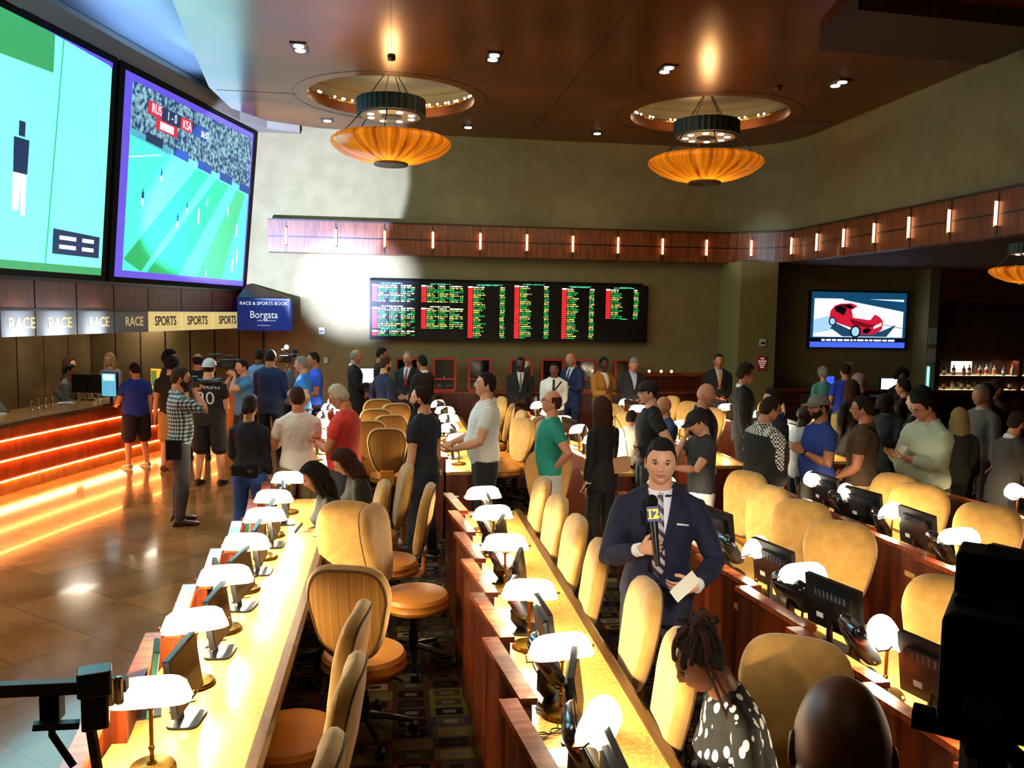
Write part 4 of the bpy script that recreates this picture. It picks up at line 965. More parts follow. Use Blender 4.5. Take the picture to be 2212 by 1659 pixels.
# ================================================================== PEOPLE
SK={'light':M('skin_light','#d9a07c',.5,bump=.03,bs=90),'pink':M('skin_pink','#cf8a68',.5),'tan':M('skin_tan','#b87850',.5),'brown':M('skin_brown','#70432a',.45),'dark':M('skin_dark','#4a2a1b',.42)}
LIP={k:M('lips_'+k,c,.45) for k,c in (('light','#b97466'),('pink','#b06c56'),('tan','#96583f'),('brown','#542a22'),('dark','#3a1d18'))}
HR={k:M('hair_'+k,c,.7,spec=.22,col2=c2,ns=40,stretch=(6,6,1),bump=.5,bs=160) for k,c,c2 in (('black','#0b0908','#17110e'),('dark','#1a100b','#2a1a12'),('brown','#2f1c10','#452a18'),('grey','#77726a','#a09a90'),('white','#b8b2a4','#dad4c6'),('blonde','#a08450','#c4a870'),('auburn','#2a120c','#4a2216'))}
EYEW=M('eye_white','#d8d0c8',.2); IRIS=M('iris','#2a1810',.15)
def frame(d, ref):
    d=d.normalized(); a=d.cross(ref)
    if a.length<1e-4: a=d.cross(Vector((1,0,0)))
    a.normalize(); b=a.cross(d).normalized(); return a,b
def limb(mb, pts, rs, ref=Vector((0,1,0)), n=12, cap=True, mi=0):
    """rounded tapered limb; rs = list of (ra, rb)"""
    pts=[Vector(p) for p in pts]; N_=len(pts); P=[]; Rr=[]
    if cap:
        d=(pts[0]-pts[1]).normalized(); r=min(rs[0])*.8
        P.append(pts[0]+d*r*.9); Rr.append((rs[0][0]*.25,rs[0][1]*.25)); P.append(pts[0]+d*r*.55); Rr.append((rs[0][0]*.75,rs[0][1]*.75))
    P+=pts; Rr+=list(rs)
    if cap:
        d=(pts[-1]-pts[-2]).normalized(); r=min(rs[-1])*.8
        P.append(pts[-1]+d*r*.55); Rr.append((rs[-1][0]*.75,rs[-1][1]*.75)); P.append(pts[-1]+d*r*.9); Rr.append((rs[-1][0]*.25,rs[-1][1]*.25))
    rings=[]
    for i,p in enumerate(P):
        d=(P[min(i+1,len(P)-1)]-P[max(i-1,0)]); a,b=frame(d,ref)
        rings.append([p+a*cos(2*pi*k/n)*Rr[i][0]+b*sin(2*pi*k/n)*Rr[i][1] for k in range(n)])
    mb.loft(rings,mi)
def catm(p,q,k,n): return p+(q-p)*(k/n)
def ik(S,W,a,b,pole):
    S,W=Vector(S),Vector(W); d=W-S; l=d.length
    if l>(a+b)*.995: W=S+d*((a+b)*.995/l); d=W-S; l=d.length
    if l<abs(a-b)+.02: d=d.normalized()*(abs(a-b)+.02); W=S+d; l=d.length
    x=(a*a-b*b+l*l)/(2*l); h=math.sqrt(max(a*a-x*x,0)); dn=d.normalized(); pl=Vector(pole); pl=(pl-dn*pl.dot(dn)).normalized()
    return S+dn*x+pl*h, W
def remesh(mb, voxel, name, mat, parent, smooth=4, disp=0, dsize=.1, shrink=0):
    me=bpy.data.meshes.new(name); me.from_pydata(mb.v,[],mb.f)
    bm=bmesh.new(); bm.from_mesh(me); bmesh.ops.recalc_face_normals(bm,faces=bm.faces); bm.to_mesh(me); bm.free()
    o=bpy.data.objects.new(name,me); COL.objects.link(o)
    r=o.modifiers.new('r','REMESH'); r.mode='VOXEL'; r.voxel_size=voxel; r.use_smooth_shade=True
    s=o.modifiers.new('s','SMOOTH'); s.iterations=smooth; s.factor=.5
    if disp:
        tx=bpy.data.textures.get('folds%.2f'%dsize) or bpy.data.textures.new('folds%.2f'%dsize,'CLOUDS'); tx.noise_scale=dsize; tx.noise_depth=1
        d=o.modifiers.new('d','DISPLACE'); d.texture=tx; d.strength=disp; d.mid_level=.5; d.texture_coords='LOCAL'
    dg=bpy.context.evaluated_depsgraph_get(); m2=bpy.data.meshes.new_from_object(o.evaluated_get(dg)); m2.name=name
    bpy.data.objects.remove(o); m2.materials.clear()
    for q in (mat if isinstance(mat,(list,tuple)) else [mat]): m2.materials.append(q)
    m2.polygons.foreach_set('use_smooth',[True]*len(m2.polygons))
    if parent is None: return m2
    o=bpy.data.objects.new(name,m2); COL.objects.link(o); o.parent=parent; return o
HC={}
def head_grid(nu,nv,seed,wide=1.0,jaw=1.0,nose=1.0,mouth=0):
    """head surface, +Y = face; returns points[nv][nu] (metres, centre at 0), material index per face"""
    g=[]
    for i in range(nv+1):
        ph=pi*i/nv; row=[]
        for j in range(nu):
            th=2*pi*j/nu
            x=sin(ph)*sin(th); y=sin(ph)*cos(th); z=cos(ph)
            X=x*.0765*wide; Y=y*.096; Z=z*.118
            # jaw taper and cranium
            if z<0: t=-z; X*=1-.26*t**1.6/jaw; Y*= (1-.10*t) if y>0 else (1-.42*t**1.3); 
            if y>0 and z<.2: X*=1-.05*y
            if z<-.55 and y>0: Y+=.012*min(1,(-z-.55)*3)*y
            if y<0 and z>-.3: Y*=1.04
            # face features
            f=max(0,y)
            G=lambda cx,cz,sx,sz: math.exp(-((X-cx)/sx)**2-((Z-cz)/sz)**2)*(1 if y>0 else 0)
            Y-= .003*f
            dY= -.0115*(G(.030,.004,.0145,.0095)+G(-.030,.004,.0145,.0095))
            dY+= .0045*(G(.028,.021,.022,.0055)+G(-.028,.021,.022,.0055))
            dY+= nose*(.007*G(0,.002,.0065,.014)+.013*G(0,-.012,.0068,.013)+.017*G(0,-.027,.0085,.0075)+.006*(G(.011,-.029,.005,.005)+G(-.011,-.029,.005,.005)))
            dY-= .004*G(0,-.040,.012,.004)
            dY+= .006*G(0,-.049,.020,.0055)-.0045*G(0,-.0545,.019,.0022)+.0065*G(0,-.060,.017,.0055)
            dY-= .005*G(0,-.071,.014,.005)
            dY+= .008*G(0,-.090,.016,.012)
            dY+= .004*(G(.040,-.022,.015,.014)+G(-.040,-.022,.015,.014))
            if mouth: dY-= mouth*.02*G(0,-.057,.014,.007)
            Y+=dY
            row.append(Vector((X,Y,Z)))
        g.append(row)
    return g
def build_head(mb, T, sk, near, mouth=0, wide=1.0, jaw=1.0, seed=0, beard=None):
    nu,nv=(96,80) if near==2 else ((64,52) if near==1 else (36,28))
    key=(nu,mouth,round(wide,2),jaw)
    if key not in HC: HC[key]=head_grid(nu,nv,seed,wide,jaw,1.0,mouth)
    g=HC[key]; n=nu; o=len(mb.v)
    vs=[T@p for r in g for p in r]; fs=[]; ms=[]
    for i in range(nv):
        for j in range(nu):
            k=(j+1)%nu; c=(g[i][j]+g[i+1][k])/2
            lip = c.y>.06 and abs(c.z+.0545)<.0105*(1-(c.x/.027)**2) and abs(c.x)<.026
            fs.append((i*n+j,(i+1)*n+j,(i+1)*n+k,i*n+k)); ax=abs(c.x)/.0765; brd=beard and not lip and c.y>-.015 and c.z<-.028-.012*smooth01(.0,.5,c.y/.096)+.02*smooth01(.75,.95,ax) and not (abs(c.x)<.030 and -.038<c.z) and not(abs(c.x)<.02 and -.071<c.z<-.063); ms.append(1 if lip else (2 if brd else 0))
    mb.v.extend([tuple(v) for v in vs]); mb.f.extend([tuple(a+o for a in f) for f in fs]); mb.m.extend(ms)
    # ears
    for s in (-1,1):
        rings=[]
        for q,(r,w) in enumerate(((.35,-.004),(1,.0),(1.08,.006),(.9,.011),(.62,.008),(.3,.004))):
            rings.append([T@Vector((s*(.070*wide+w+.006*sin(a)*0+ .006*(-cos(a)*.5)), -.004+.017*r*cos(a)-.004, -.008+.030*r*sin(a)*(1.0 if sin(a)>0 else .9))) for a in [2*pi*k/12 for k in range(12)]])
        mb.loft(rings)
    return g
def smooth01(a,b,x):
    t=max(0,min(1,(x-a)/(b-a))); return t*t*(3-2*t)
def hair_shell(T, style, wide, near, thick=.012, seed=0, up=0):
    nu,nv=(96,64) if near==2 else ((64,44) if near else (40,26)); mb=MB(); rows=[]
    for i in range(nv+1):
        ph=pi*i/nv; row=[]
        for j in range(nu):
            th=2*pi*j/nu; x=sin(ph)*sin(th); y=sin(ph)*cos(th); z=cos(ph)
            # hairline height (unit z) as function of y
            if style in('short','crew','quiff','curly','long','part','updo'):
                hl=-.42+.45*smooth01(-.7,-.1,y)+.56*smooth01(.12,.62,y)
                if abs(y-.12)<.16 and style!='long': hl-=.20*(1-abs(y-.12)/.16)   # sideburn
                if y>.6: hl+=.06*(1-abs(x))*0
            elif style=='recede':
                hl=-.42+.45*smooth01(-.7,-.1,y)+.85*smooth01(.0,.6,y)
            elif style=='balding':
                hl=-.45+.40*smooth01(-.7,-.1,y)+.9*smooth01(.0,.5,y)
            else: hl=2
            m=smooth01(hl-.05,hl+.07,z)
            if style=='balding': m*=1-smooth01(.42-.22*y,.60-.22*y,z)
            v=Vector((x*3.1+seed,y*3.1,z*3.1)); nz=noise.noise(v*1.3); n2=noise.noise(v*5)
            th_=thick*(.9+.35*nz+.25*n2)
            if style in('short','quiff','part','recede','cap'): th_=(.0045+.010*smooth01(.35,.95,z)+.004*smooth01(0,-.9,y))*(thick/.012)*(.9+.3*nz+.2*n2)
            if style=='crew': th_=.0055
            if style=='balding': th_=.007
            if style=='quiff': th_+=.005*smooth01(.4,.9,z)*smooth01(-.1,.6,y)
            if style=='curly': th_+=.022*(.5+.8*abs(n2)+.5*nz)
            if style=='part': th_+=.012*smooth01(.5,1,z)
            if style=='long': th_+=.010
            X=x*.0765*wide; Y=y*.096; Z=z*.118
            if z<0: t=-z; X*=1-.24*t**1.6; Y*=(1-.08*t) if y>0 else (1-.42*t**1.3)
            if y<0 and z>-.3: Y*=1.04
            off=th_*m-.010*(1-m)
            row.append(T@(Vector((X,Y,Z))+Vector((x/.8,y,z*.9)).normalized()*off))
        rows.append(row)
    mb.grid(rows,wrap=True); return mb
def hand(mb, W, d, n, s, curl=.5, size=1.0, spread=.06, thumb=1.0, near=0):
    """W wrist, d finger direction, n palm normal (palm faces n), s=+1 when thumb lies on +side (d x n)"""
    d=d.normalized(); n=(n-d*n.dot(d)).normalized(); sd=d.cross(n)*s     # towards the thumb
    k=size; m=10
    rings=[]
    for t,w_,h in ((-.012,.024,.019),(.005,.026,.017),(.03,.034,.0145),(.06,.041,.0135),(.085,.041,.0125),(.094,.036,.010)):
        c=W+d*t*k; rings.append([c+sd*math.copysign(abs(cos(a))**.7,cos(a))*w_*k+n*math.copysign(abs(sin(a))**.8,sin(a))*h*k for a in [2*pi*q/m for q in range(m)]])
    mb.loft(rings)
    nn=6 if near else 5
    for i,(o,l,r) in enumerate(((.029,.072,.0084),(.010,.080,.0087),(-.010,.075,.0083),(-.028,.060,.0074))):
        base=W+d*.086*k+sd*o*k; a=0; p=base; pts=[base-d*.012*k]; rs=[r*k]
        cv=curl*(1+.12*i); dirv=d+sd*(spread*(1.2-i*.8)); dirv.normalize()
        pts.append(p); rs.append(r*k)
        for seg,(fr,bend) in enumerate(((.44,.55),(.31,.85),(.25,.65))):
            a+=cv*bend; dd=(dirv*cos(a)+n*sin(a)); p=p+dd*l*fr*k; pts.append(p); rs.append((r-.0009*(seg+1))*k)
        dd=(dirv*cos(a)+n*sin(a)); pts.append(p+dd*.004*k); rs.append(r*.45*k)
        mb.tube(pts,rs,nn+1)
    base=W+d*.026*k+sd*.026*k; td=(sd*.75+d*.62+n*.22*thumb).normalized(); p1=base+td*.036*k; td2=(sd*.22+d*.8+n*.55*thumb*(.4+curl)).normalized(); p2=p1+td2*.030*k; td3=(d*.75+n*.6*thumb*(.4+curl)-sd*.12).normalized(); p3=p2+td3*.024*k
    mb.tube([base-td*.018*k,base,p1,p2,p3,p3+td3*.004*k],[.0125*k,.0135*k,.0108*k,.0098*k,.0088*k,.0045*k],nn+2)
HAND_PRE={}
def person(name_label, x, y, rz, H=1.8, skin='light', hair='dark', hs='short', top=('tee','#333'), bot=('trousers','#222'), shoe='#151515',
           R=('down',), Lh=('down',), g=1.0, belly=0, lean=0, hyaw=0, hpitch=0, htilt=0, near=0, sit=False, seat=.50, extras=(), group=None, female=False, mouth=0, stance=.055, walk=0, z0=0, wide=1.0, beard=None, twist=0, topmat=None, botmat=None, thick=.012):
    root=thing('person',(x,y,z0),rz,name_label,'person',group)
    s=H; vox=(.0085,.0115,.017)[2-near] if near<=2 else .009
    sk=SK[skin]
    W_=(.92 if female else 1.0)*g
    # ---------- skeleton in local frame (+Y forward, +X = person's right)
    hipz=.52*s if not sit else seat+.06
    hip=Vector((0,0,hipz)); Ml=Matrix.Translation(hip)@Matrix.Rotation(-lean,4,'X')@Matrix.Rotation(twist,4,'Z')@Matrix.Translation(-Vector((0,0,.52*s)))
    up=lambda v: Ml@Vector(v)
    shw=.103*s*(.9 if female else 1.0)*(1+.25*(g-1))
    torso=[( .485,.080,.058,0),(.52,.092,.064,0),(.56,.090,.064,.0),(.61,.080,.060,.003),(.66,.084,.064,.004),(.72,.094,.068,.004),(.755,.098,.064,.0),(.785,.090,.054,-.003),(.808,.064,.044,-.005),(.825,.044,.038,-.006)]
    if female: torso=[(z,w*(1.03 if z<.57 else .84 if z>.6 and z<.64 else .88),d*(1.0 if z!=.72 else 1.22),yo+(0.012 if z==.72 else 0)) for z,w,d,yo in torso]
    def tor(inf, zlo, zhi, flare=0):
        rings=[]; c_=[]
        for z,w,d,yo in torso:
            if z<zlo-.001 or z>zhi+.001: continue
            bl=belly*math.exp(-((z-.60)/.055)**2)
            ww=(w*W_+bl*.35)*s+inf; dd=(d*(1+.6*(g-1))+bl*.5)*s+inf; cy=(yo+bl*.5)*s
            if flare and z<.6: ww+=flare*(.6-z)/.1; dd+=flare*(.6-z)/.1
            rings.append((z,ww,dd,cy))
        return rings
    def tor_loft(mb, rr, zlo=None):
        R_=[]
        if zlo is not None and zlo<rr[0][0]-.001: rr=[(zlo,rr[0][1]*1.0,rr[0][2]*1.0,rr[0][3])]+rr
        for z,w,d,cy in rr:
            R_.append([up((w*math.copysign(abs(cos(a))**.85,cos(a)), cy+d*sin(a)*(1.0 if sin(a)>0 else .92), z*s)) for a in [2*pi*k/20 for k in range(20)]])
        mb.loft(R_)
    neck0=up((0,-.004*s,.815*s)); 
    headc_l=Vector((0,.018*s,.916*s)); 
    Hp=up(headc_l)
    hs_=s/1.8*1.06
    Th=Matrix.Translation(Hp)@Ml.to_3x3().to_4x4()@Matrix.Rotation(lean*.6,4,'X')@Matrix.Rotation(hyaw,4,'Z')@Matrix.Rotation(hpitch,4,'X')@Matrix.Rotation(htilt,4,'Y')@Matrix.Scale(hs_,4)
    # shift so that neck stays put when pitching
    piv=up((0,.0,.856*s)); Rn=Th.to_3x3().normalized(); Th.translation=piv+Rn@Vector((0,.018,.0605))*s
    Hp=Th.translation.copy()
    # ---------- arms
    arms=[]
    PRE={'down':((.035,.02,-.318),(.25,-1,0)),'front':((.0,.19,-.20),(.5,-.4,-1)),'phone':((-.055,.165,-.125),(.6,-.3,-1)),'hip':((-.005,-.01,-.222),(1,-.7,0)),
         'camera':((-.065,.10,.065),(.5,.1,-1)),'face':((-.075,.10,.045),(.4,.3,-1)),'cross':((-.13,.10,-.19),(.6,-.3,-1)),'mic':((-.055,.135,-.125),(.7,-.4,-1)),
         'low':((-.05,.125,-.245),(.7,-.7,-.4)),'clasp':((-.098,.10,-.235),(.8,-.5,-.3)),'back':((-.02,-.06,-.27),(.6,-.8,0)),'out':((.03,.26,-.10),(.5,0,-1)),'table':((.02,.22,-.19),(.6,-.3,-1)),'point':((-.02,.22,-.07),(.6,0,-1)),'pocket':((.012,.03,-.265),(.6,-.9,0)),'up':((.04,.08,.19),(1,.2,-.3)),'chin':((-.085,.10,-.01),(.3,.2,-1))}
    for side,a in ((1,R),(-1,Lh)):
        S=up((side*shw,-.004*s,.778*s)); off,pole=PRE[a[0]] if isinstance(a[0],str) else a[0]
        Wt=S+Ml.to_3x3()@Vector((side*off[0]*s,off[1]*s,off[2]*s)); pv=Ml.to_3x3()@Vector((side*pole[0],pole[1],pole[2]))
        El,Wr=ik(S,Wt,.168*s,.148*s,pv); arms.append((side,S,El,Wr,a))
    ag=(1+.45*(g-1))*(.86 if female else 1)
    def arm(mb,A,inf,upto=1.0,flare=0):
        side,S,El,Wr,a=A
        q=[(0,.0285,.031),(.25,.029,.031),(.5,.0265,.029),(.8,.0235,.025),(1.0,.0225,.0235)]
        p2=[(.2,.024,.0235),(.45,.0225,.021),(.75,.017,.0155),(1.0,.0145,.0125)]
        pts=[];rs=[]
        up_=S+Ml.to_3x3()@Vector((-side*.025*s,0,.004*s)); pts.append(up_); rs.append((.026*s*ag+inf,.029*s*ag+inf))
        for t,ra,rb in q:
            if t<=upto*2+.001: pts.append(S.lerp(El,t)); rs.append((ra*s*ag+inf+flare*t,rb*s*ag+inf+flare*t))
        if upto>.5:
            for t,ra,rb in p2:
                if .5+t/2<=upto+.001: pts.append(El.lerp(Wr,t)); rs.append((ra*s*ag+inf,rb*s*ag+inf))
        limb(mb,pts,rs,n=12)
        limb(mb,[S+Ml.to_3x3()@Vector((-side*.012*s,0,.012*s)),S+Ml.to_3x3()@Vector((-side*.075*s,-.002*s,.046*s))],[(.018*s*ag+inf*.9,.022*s*ag+inf*.9),(.020*s*ag+inf*.7,.022*s*ag+inf*.7)],n=10)
        return pts[-1],(pts[-1]-pts[-2]).normalized(),rs[-1]
    # ---------- legs
    legs=[]
    for side in (1,-1):
        hx=.050*s*W_
        if not sit:
            wk=walk*side; Hj=Vector((side*hx,0,.50*s)); An=Vector((side*(hx+stance*s*.5),wk*.12*s-.01*s,.045*s)); Kn=Vector((side*(hx+stance*s*.25),wk*.07*s+.015*s,.275*s))
        else:
            Hj=Vector((side*hx,.0,seat+.06)); Kn=Vector((side*(hx+.03*s),.245*s,seat+.05)); An=Vector((side*(hx+.03*s),.25*s,max(.045*s,seat-.40))); 
        legs.append((side,Hj,Kn,An))
    def leg(mb,Lg,inf,upto=1.0,hem=0):
        side,Hj,Kn,An=Lg
        q=[(0,.053,.058),(.3,.049,.052),(.65,.039,.041),(1,.032,.034)]; p2=[(.15,.030,.032),(.35,.030,.034),(.65,.024,.026),(1,.020,.021)]
        pts=[];rs=[]; gg=(1+.5*(g-1))
        for t,ra,rb in q: pts.append(Hj.lerp(Kn,t)); rs.append((ra*s*gg+inf+hem*t,rb*s*gg+inf+hem*t))
        if upto>.5:
            for t,ra,rb in p2:
                if .5+t/2<=upto+.001: pts.append(Kn.lerp(An,t)); rs.append((ra*s*gg+inf+hem,rb*s*gg+inf+hem))
        limb(mb,pts,rs,ref=Vector((0,1,0)),n=12)
    # ---------- body (one continuous mesh)
    mb=MB(); tor_loft(mb,tor(-.004,.485,.825))
    limb(mb,[up((0,-.010*s,.80*s)),up((0,-.004*s,.84*s)),piv+Rn@Vector((0,-.002,.01))*s,Hp+Rn@Vector((0,-.006,-.015))*s],[(.046*s*ag,.040*s),(.037*s*ag,.036*s),(.035*s*ag,.036*s),(.030*s,.032*s)],n=12)
    for A in arms: arm(mb,A,0)
    for Lg in legs:
        leg(mb,Lg,-.003)
        side,Hj,Kn,An=Lg; limb(mb,[An+Vector((0,-.012*s,-.018*s)),An+Vector((0,.05*s,-.026*s)),An+Vector((0,.09*s,-.030*s))],[(.017*s,.014*s),(.018*s,.010*s),(.016*s,.007*s)],ref=Vector((0,0,1)))
    me=remesh(mb,vox if near<2 else .009,'body_tmp',sk,None,smooth=5)
    out=MB(); vs=[tuple(v.co) for v in me.vertices]; fs=[tuple(p.vertices) for p in me.polygons]; bpy.data.meshes.remove(me)
    out.add(vs,fs,0)
    build_head(out,Th,sk,near,mouth,wide,beard=beard)
    for side,S,El,Wr,a in arms:
        d=(Wr-El).normalized(); fx=Ml.to_3x3()
        nm=a[0] if isinstance(a[0],str) else (a[1] if len(a)>1 else 'down')
        inward=fx@Vector((-side,0,0)); fwd=fx@Vector((0,1,0)); upv=fx@Vector((0,0,1))
        if nm in('down','pocket','back'): n=inward+fwd*-.2; hd=d+Vector((0,0,-.4)); cu=.42; tn=None
        elif nm in('hip',): n=inward*-.2-upv; n=-fwd*.3+inward; hd=inward*.35+fwd*.75-upv*.35; cu=.25; tn=None
        elif nm in('phone','front','out','table'): n=upv*.8+inward*.35; hd=d*.8+inward*.2; cu=.5
        elif nm in('camera',): n=inward*.8+fwd*.3; hd=upv*.6+fwd*.6+inward*.3; cu=.75
        elif nm in('face','chin'): n=inward*.5-fwd*.7; hd=upv*.9+inward*.4; cu=.35
        elif nm in('mic',): n=inward*.5-fwd*.6+upv*.1; n=-fwd*.8+inward*.3; hd=inward*.95+upv*.25+fwd*.1; cu=1.15
        elif nm in('clasp','cross','low'): n=-fwd*.75+upv*.2; hd=inward*.9-upv*.15+fwd*.1; cu=.55
        elif nm=='point': n=inward-upv*.2; hd=d; cu=.35
        else: n=inward; hd=d; cu=.4
        # thumb side : for right hand d x n gives ...
        sd=hd.normalized().cross(n.normalized()); want = fwd if nm in('down','pocket','back') else (upv if nm not in('phone','front','out','table') else -inward)
        ts=1 if sd.dot(want)>0 else -1
        hand(out,Wr,hd,n,ts,cu,s/1.8*(.9 if female else 1.0),near=near)
    o=out.build('body',[sk,LIP[skin]]+([HR[beard]] if beard else []),root,smooth=False,fix=False); o.data.polygons.foreach_set('use_smooth',[True]*len(o.data.polygons))
    # ---------- eyes & brows
    if near>=1:
        for sgn in (-1,1):
            e=MB(); e.sphere((sgn*.030,.0715,.004),.0125,10,0,(1.05,.9,.62),T=Th); e.sphere((sgn*.030,.0795,.004),.0058,8,1,(1,.8,1),T=Th); e.build('eye',[EYEW,IRIS],root,smooth=True)
            # upper lid line
            e=MB(); e.tube([Th@Vector((sgn*(.030+u*.015),.0848-.006*u*u-.001,.0105-.004*u*u)) for u in (-1,-.5,0,.5,1)],.0016*hs_,5); e.build('eyelid',HR['dark'] if near==2 else sk,root,smooth=True)
    if near>=1 and hs not in('none',) and hair in HR:
        for sgn in (-1,1):
            e=MB(); e.tube([Th@Vector((sgn*(.028+u*.019),.0915-.010*max(0,u)**2-.0015*abs(u)-.004,(.0205+.0035*(1-u*u)+.0015*u))) for u in (-1,-.6,-.2,.2,.6,1)],[.0018*hs_,.0032*hs_,.0034*hs_,.0030*hs_,.0024*hs_,.001],6,r2=1.0); e.build('eyebrow',HR[hair if hair not in('white','blonde') else 'grey'],root,smooth=True)
    # ---------- hair
    hm=HR[hair]
    if hs not in('bald','none','cap','dreads'):
        st={'longback':'long'}.get(hs,hs)
        hair_shell(Th,st,wide,near,thick=thick,seed=x*3+y).build('hair',hm,root,smooth=True)
        if st=='long':
            hb=MB()
            for k in range(9):
                a=radians(-105+210*k/8); bx=sin(a)*.073; by=-cos(a)*.085-.005
                pts=[Th@Vector((bx*.8,by*.75,.06)),Th@Vector((bx*1.02,by*1.02,-.01)),Th@Vector((bx*1.12,by*1.12-.004,-.08)),Th@Vector((bx*1.15,by*1.05-.012,-.15)),Th@Vector((bx*1.0,by*.95-.02,-.23+.015*(k%3)))]
                limb(hb,pts,[(.026*hs_,.022*hs_),(.032*hs_,.024*hs_),(.034*hs_,.026*hs_),(.033*hs_,.024*hs_),(.014*hs_,.011*hs_)],n=8)
            remesh(hb,.009 if near else .014,'long_hair',hm,root,smooth=2,disp=.014,dsize=.03)
    elif hs=='cap': hair_shell(Th,'short',wide,near,thick=.008,seed=x).build('hair',hm,root,smooth=True)
    # ---------- bottom clothing
    kind,colr=bot; bmz=botmat or M('cloth_'+colr.strip('#')+'_b',colr,.85,bump=.1,bs=200)
    mb=MB()
    tl=[(z,w,d,cy) for z,w,d,cy in tor(.005,.485,.565)]; 
    if tl: tor_loft(mb,tl)
    if kind=='trousers':
        for Lg in legs: leg(mb,Lg,.007,1.0,.009)
    elif kind=='shorts':
        for side,Hj,Kn,An in legs: 
            gg=(1+.5*(g-1)); pts=[Hj,Hj.lerp(Kn,.5),Hj.lerp(Kn,.97)]; limb(mb,pts,[(.056*s*gg+.012,.060*s*gg+.012),(.052*s*gg+.018,.056*s*gg+.018),(.048*s*gg+.022,.050*s*gg+.022)])
    elif kind=='skirt':
        tor_loft(mb,[(.30,.10*s,.09*s,0),(.42,.105*s,.085*s,0),(.52,.098*s,.075*s,0)])
    remesh(mb,vox*1.1,kind if kind!='skirt' else 'skirt',bmz,root,smooth=4,disp=.010,dsize=.07)
    # ---------- top clothing
    kind,colr=top; tm=topmat or M('cloth_'+colr.strip('#'),colr,.85,bump=.12,bs=220)
    inf,hemz,flare,slv={'tee':(.013,.485,.008,.33),'polo':(.013,.49,.006,.33),'shirt':(.014,.50,.004,.94),'shirtsleeves':(.012,.505,0,.40),'jacket':(.019,.435,.020,.95),'sweater':(.014,.49,.004,.95),'vest':(.018,.485,.006,.0),'jersey':(.016,.47,.012,.28),'blouse':(.012,.47,.02,.8),'coat':(.018,.42,.03,.95)}[kind]
    mb=MB(); tor_loft(mb,tor(inf,.485,.825,flare),hemz)
    if slv>0:
        for A in arms: 
            arm(mb,A,inf*.75+(.002 if slv>.5 else 0),slv, .005 if slv<.5 else 0)
    else:
        for A in arms: side,S,El,Wr,a=A; limb(mb,[S+Ml.to_3x3()@Vector((-side*.04*s,0,0)),S],[(.036*s+.01,.036*s+.01)]*2)
    # neck seat
    limb(mb,[up((0,-.010*s,.805*s)),up((0,-.008*s,.833*s))],[(.050*s*ag,.046*s),(.040*s*ag+.004,.038*s+.004)],n=14,cap=False)
    topo=remesh(mb,vox,{'tee':'t_shirt','polo':'polo_shirt','shirt':'shirt','shirtsleeves':'shirt','jacket':'jacket','sweater':'sweater','vest':'vest','jersey':'jersey','blouse':'blouse','coat':'jacket'}[kind],tm,root,smooth=4,disp=.012 if near<2 else .008,dsize=.06)
    # ---------- shoes
    sm=M('shoe_'+shoe.strip('#'),shoe,.4)
    for side,Hj,Kn,An in legs:
        f0=An-Vector((0,0,.045*s)); b=MB(); rings=[]
        for yy,w,h,zc in ((-.042,.016,.020,.022),(-.036,.021,.045,.036),(-.01,.023,.052,.040),(.02,.023,.042,.034),(.05,.026,.030,.026),(.085,.026,.024,.020),(.108,.019,.018,.016),(.117,.008,.010,.012)):
            rings.append([f0+Vector((cos(a)*w*s*1.05, yy*s+.0, max(0.004,zc*s*.62+sin(a)*h*s*.55))) for a in [2*pi*k/14 for k in range(14)]])
        b.loft(rings); sh=b.build('shoe',sm,root,smooth=True)
        if 'whitesole' in extras:
            b=MB(); rings=[[f0+Vector((cos(a)*.027*s,.035*s+sin(a)*.082*s,z)) for a in [2*pi*k/20 for k in range(20)]] for z in (.001,.02)]; b.loft(rings); b.build('sole',PAPER,sh)
    # ---------- extras
    ctx=dict(root=root,Ml=Ml,s=s,Th=Th,arms=arms,up=up,hs=hs_,top=topo,tor=tor,inf=inf,g=g,belly=belly)
    bv=None
    for e in extras:
        if e=='glasses':
            b=MB()
            for sgn in (-1,1): b.tube([Th@Vector((sgn*.031+.022*cos(a),.0935-.004*abs(cos(a))*(1 if sgn*cos(a)>0 else 0),.004+.015*sin(a))) for a in [2*pi*k/14 for k in range(15)]],.0018*hs_,5)
            b.tube([Th@Vector((-.010,.096,.008)),Th@Vector((.010,.096,.008))],.0018*hs_,5)
            for sgn in (-1,1): b.tube([Th@Vector((sgn*.052,.089,.007)),Th@Vector((sgn*.076,.05,.006)),Th@Vector((sgn*.079,-.002,.004))],.0018*hs_,5)
            b.build('glasses',BLACK,root,smooth=True)
        elif isinstance(e,tuple) and e[0]=='cap': cap(ctx,e[1],e[2] if len(e)>2 else 0)
        elif isinstance(e,tuple) and e[0]=='suit': suit_front(ctx,e[1],e[2],e[3] if len(e)>3 else True)
        elif isinstance(e,tuple) and e[0]=='backtext': back_text(ctx,*e[1:])
        elif e=='collar' or (isinstance(e,tuple) and e[0]=='collar'):
            cm=tm if e=='collar' else M('cloth_'+e[1].strip('#'),e[1],.8)
            b=MB(); n=20; k_=s
            rings=[[up(((.043*ag+dx)*k_*cos(a), -.006*k_+(.043*ag+dx)*k_*sin(a)*.95, (z+.012*(-sin(a))*.8)*k_)) for a in [2*pi*q/n for q in range(n)]] for dx,z in ((-.006,.815),(-.006,.838),(-.001,.842),(.008,.822),(.004,.812))]
            b.loft(rings,caps=False); b.build('collar',cm,root,smooth=True)
        elif e=='watch':
            A=arms[1]; d=(A[3]-A[2]).normalized(); b=MB(); b.tube([A[3]-d*.03,A[3]-d*.008],.0165*s,10); b.build('watch',BLACK,root,smooth=True)
        elif e=='cuffs':
